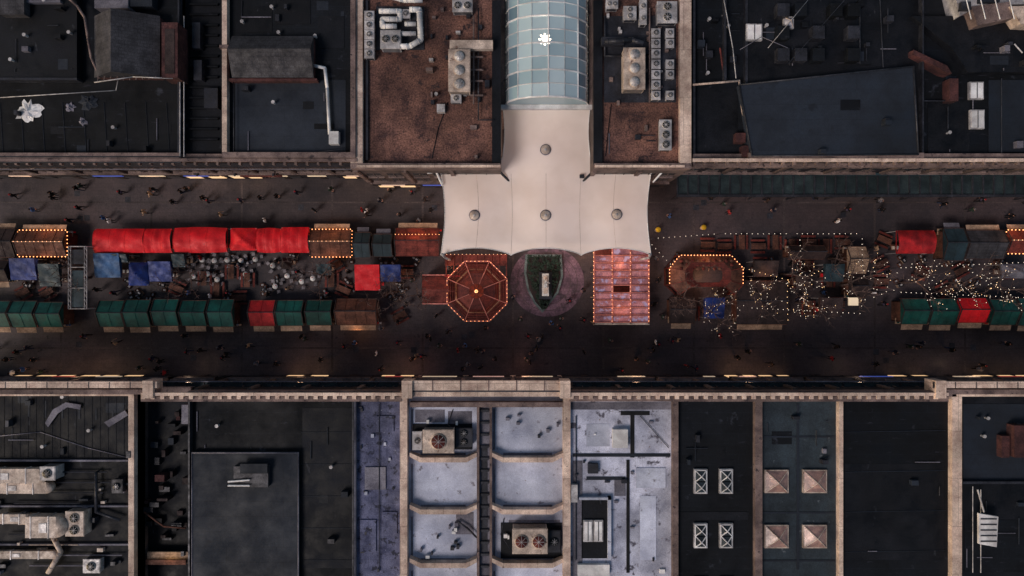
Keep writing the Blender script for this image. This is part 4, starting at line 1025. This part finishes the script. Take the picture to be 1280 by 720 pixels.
coats=[cl('coat_black',11,11,14),cl('coat_navy',18,22,36),cl('coat_grey',78,78,86),cl('coat_tan',140,114,92),cl('coat_red',120,28,32),cl('coat_white',190,186,188),cl('coat_green',28,40,34),cl('coat_ink',8,8,11),cl('coat_brown',40,30,28),cl('coat_blue',44,70,112)]
trs=[cl('trousers_dark',12,12,17),cl('trousers_denim',30,38,58),cl('trousers_grey',32,31,35)]
hairs=[cl('hair_dark',14,11,10),cl('hair_brown',42,29,23),cl('hair_blond',130,104,74)]; hats=[None,None,cl('hat_red',110,28,34),cl('hat_grey',80,78,80),None]
poses=[{'s':0.0,'arm':'down'},{'s':.75,'arm':'swing'},{'s':-.75,'arm':'swing','bag':True},{'s':.35,'arm':'front'},{'s':.0,'arm':'front'}]
PM=[]
cidx=[0,7,1,2,0,5,8,7,6,7,0,3,7,1,9,4]
for i in range(16): PM.append(person_mesh(poses[i%5],i,coats[cidx[i]],trs[i%3],hairs[0 if i%4 else (i//4)%3],hats[i%5]))
P=[(253,247),(260,251),(128,272),(136,276),(150,240),(232,236),(180,265),(300,250),(345,245),(392,262),(413,236),(452,262),(458,268),(474,250),(500,268),(515,240),(524,275),(215,252),(95,235),(100,232),(65,247),(85,275),(40,262),(330,275),(16,244),(190,236),(275,268),(370,240),(488,238),(538,262),
(905,255),(912,265),(960,250),(968,262),(1020,247),(1060,262),(1100,250),(1103,262),(1180,255),(1215,262),(1265,270),(1130,240),(838,270),(1048,276),(1228,250),(888,248),
(143,428),(190,448),(200,452),(196,461),(173,460),(205,466),(250,438),(274,434),(283,442),(278,447),(320,455),(345,455),(376,421),(381,424),(400,450),(430,433),(442,428),(470,442),(475,462),(515,450),(519,446),(527,445),(533,420),(538,424),(548,432),(572,438),(597,437),(602,440),(606,410),(660,420),(674,425),(678,421),(671,435),(659,450),(663,453),(700,410),(690,403),(820,428),(823,430),(797,448),(848,425),(870,460),(935,440),(923,447),(1000,430),(1040,448),(1046,433),(1153,429),(1149,433),(1230,457),(1224,462),(1095,455),(1190,437),(50,465),(40,450),(20,440),(28,462),(15,466),(105,420),(230,420),(310,432),(497,428),(620,448),(730,440),(762,425),(900,420),(965,455),(1120,440),(1260,430),(730,400),(475,410),(497,402),(560,415),(650,400),
(120,362),(142,366),(236,366),(262,370),(285,366),(335,368),(360,360),(410,366),(436,340),(508,380),(514,350),(100,350),(96,372),(640,372),(730,362),(712,376),(820,322),(824,350),(818,380),(828,396),(990,330),(1000,372),(1030,366),(1094,366),(1106,380),(1110,340),(1096,310),(1146,350),(1215,360),(945,342),(700,398),(250,322),(270,340),(300,330),(345,326),(372,340),(560,335),(545,395)]
for i in range(14):
    P.append((random.uniform(0,1280),random.uniform(412,466)))
    if i%2: P.append((random.uniform(0,545),random.uniform(230,281)))
for i in range(20): P.append((random.choice([random.uniform(-90,-5),random.uniform(1285,1370)]),random.choice([random.uniform(235,280),random.uniform(415,460)])))
for i,(px,py) in enumerate(P):
    x,y=W(px,py,1.2); o=bpy.data.objects.new('person',PM[(i*7+i//5)%16]); scene.collection.objects.link(o); o.location=(x,y,.012)
    o.rotation_euler=(0,0,random.choice([math.pi/2,-math.pi/2])+random.gauss(0,.5)); s=random.uniform(.98,1.1); o.scale=(s*1.12,s*1.12,s)
# ------------------------------------------------------------------ lamps
def lamp(px,py,z,en,c,r=.3):
    l=bpy.data.lights.new('lamp_light','POINT'); l.energy=en; l.color=c; l.shadow_soft_size=r
    o=bpy.data.objects.new('lamp_light',l); scene.collection.objects.link(o); x,y=W(px,py,z); o.location=(x,y,z)
OR=(1,.45,.2)
for p in((52,283,3.9,75),(52,324,3.2,35),(413,283,3.9,80),(413,324,3.2,40),(523,290,3.9,60),(596,364,2.6,140),(562,335,3.6,35),(777,330,4.9,45),(777,385,4.9,45),(883,343,2.4,120),(883,316,3.9,60),(834,340,3.6,40),(446,418,2.2,50),(1275,284,3.8,50),(960,345,3.6,35),(1010,380,3.6,30),(735,318,2.5,45),(500,345,2.5,25),(1150,350,3.6,20)): lamp(*p,OR)
for p in((593,265,5.5,560),(682,265,5.5,560),(771,265,5.5,560),(682,185,5.5,560)): lamp(*p,(1,.72,.56),.6)
lamp(681,50,11.6,700,(1,.82,.62),.4)
lamp(210,700,12.4,25,(1,.7,.35))
for i in range(9): lamp(40+i*150,228,3.4,22,random.choice([(1,.66,.45),(1,.5,.35)])); lamp(95+i*140,463,3.2,50,random.choice([(1,.55,.32),(1,.42,.28),(1,.66,.45)]))
# ------------------------------------------------------------------ sky, sun, camera
w=bpy.data.worlds.new("World"); scene.world=w; w.use_nodes=True; nt=w.node_tree
sky=nt.nodes.new('ShaderNodeTexSky'); sky.sky_type='NISHITA'; sky.sun_disc=False; sky.sun_elevation=math.radians(12); sky.sun_rotation=math.radians(250)
try: sky.air_density=1.0; sky.dust_density=3.0
except: pass
bg=nt.nodes['Background']; bg.inputs[1].default_value=0.10; nt.links.new(sky.outputs[0],bg.inputs[0])
l=bpy.data.lights.new('sun','SUN'); l.energy=1.8; l.angle=math.radians(22); l.color=(1,.87,.80)
o=bpy.data.objects.new('sun',l); scene.collection.objects.link(o); o.rotation_euler=(math.radians(26),math.radians(-32),0)
cam=bpy.data.cameras.new('camera'); cam.sensor_width=36; cam.lens=36*CAMH/128; cam.clip_end=3000; cam.clip_start=.5
o=bpy.data.objects.new('camera',cam); scene.collection.objects.link(o); o.location=(0,0,CAMH); o.rotation_euler=(0,0,0); scene.camera=o
scene.view_settings.view_transform='Standard'; scene.view_settings.look='None'; scene.view_settings.exposure=0
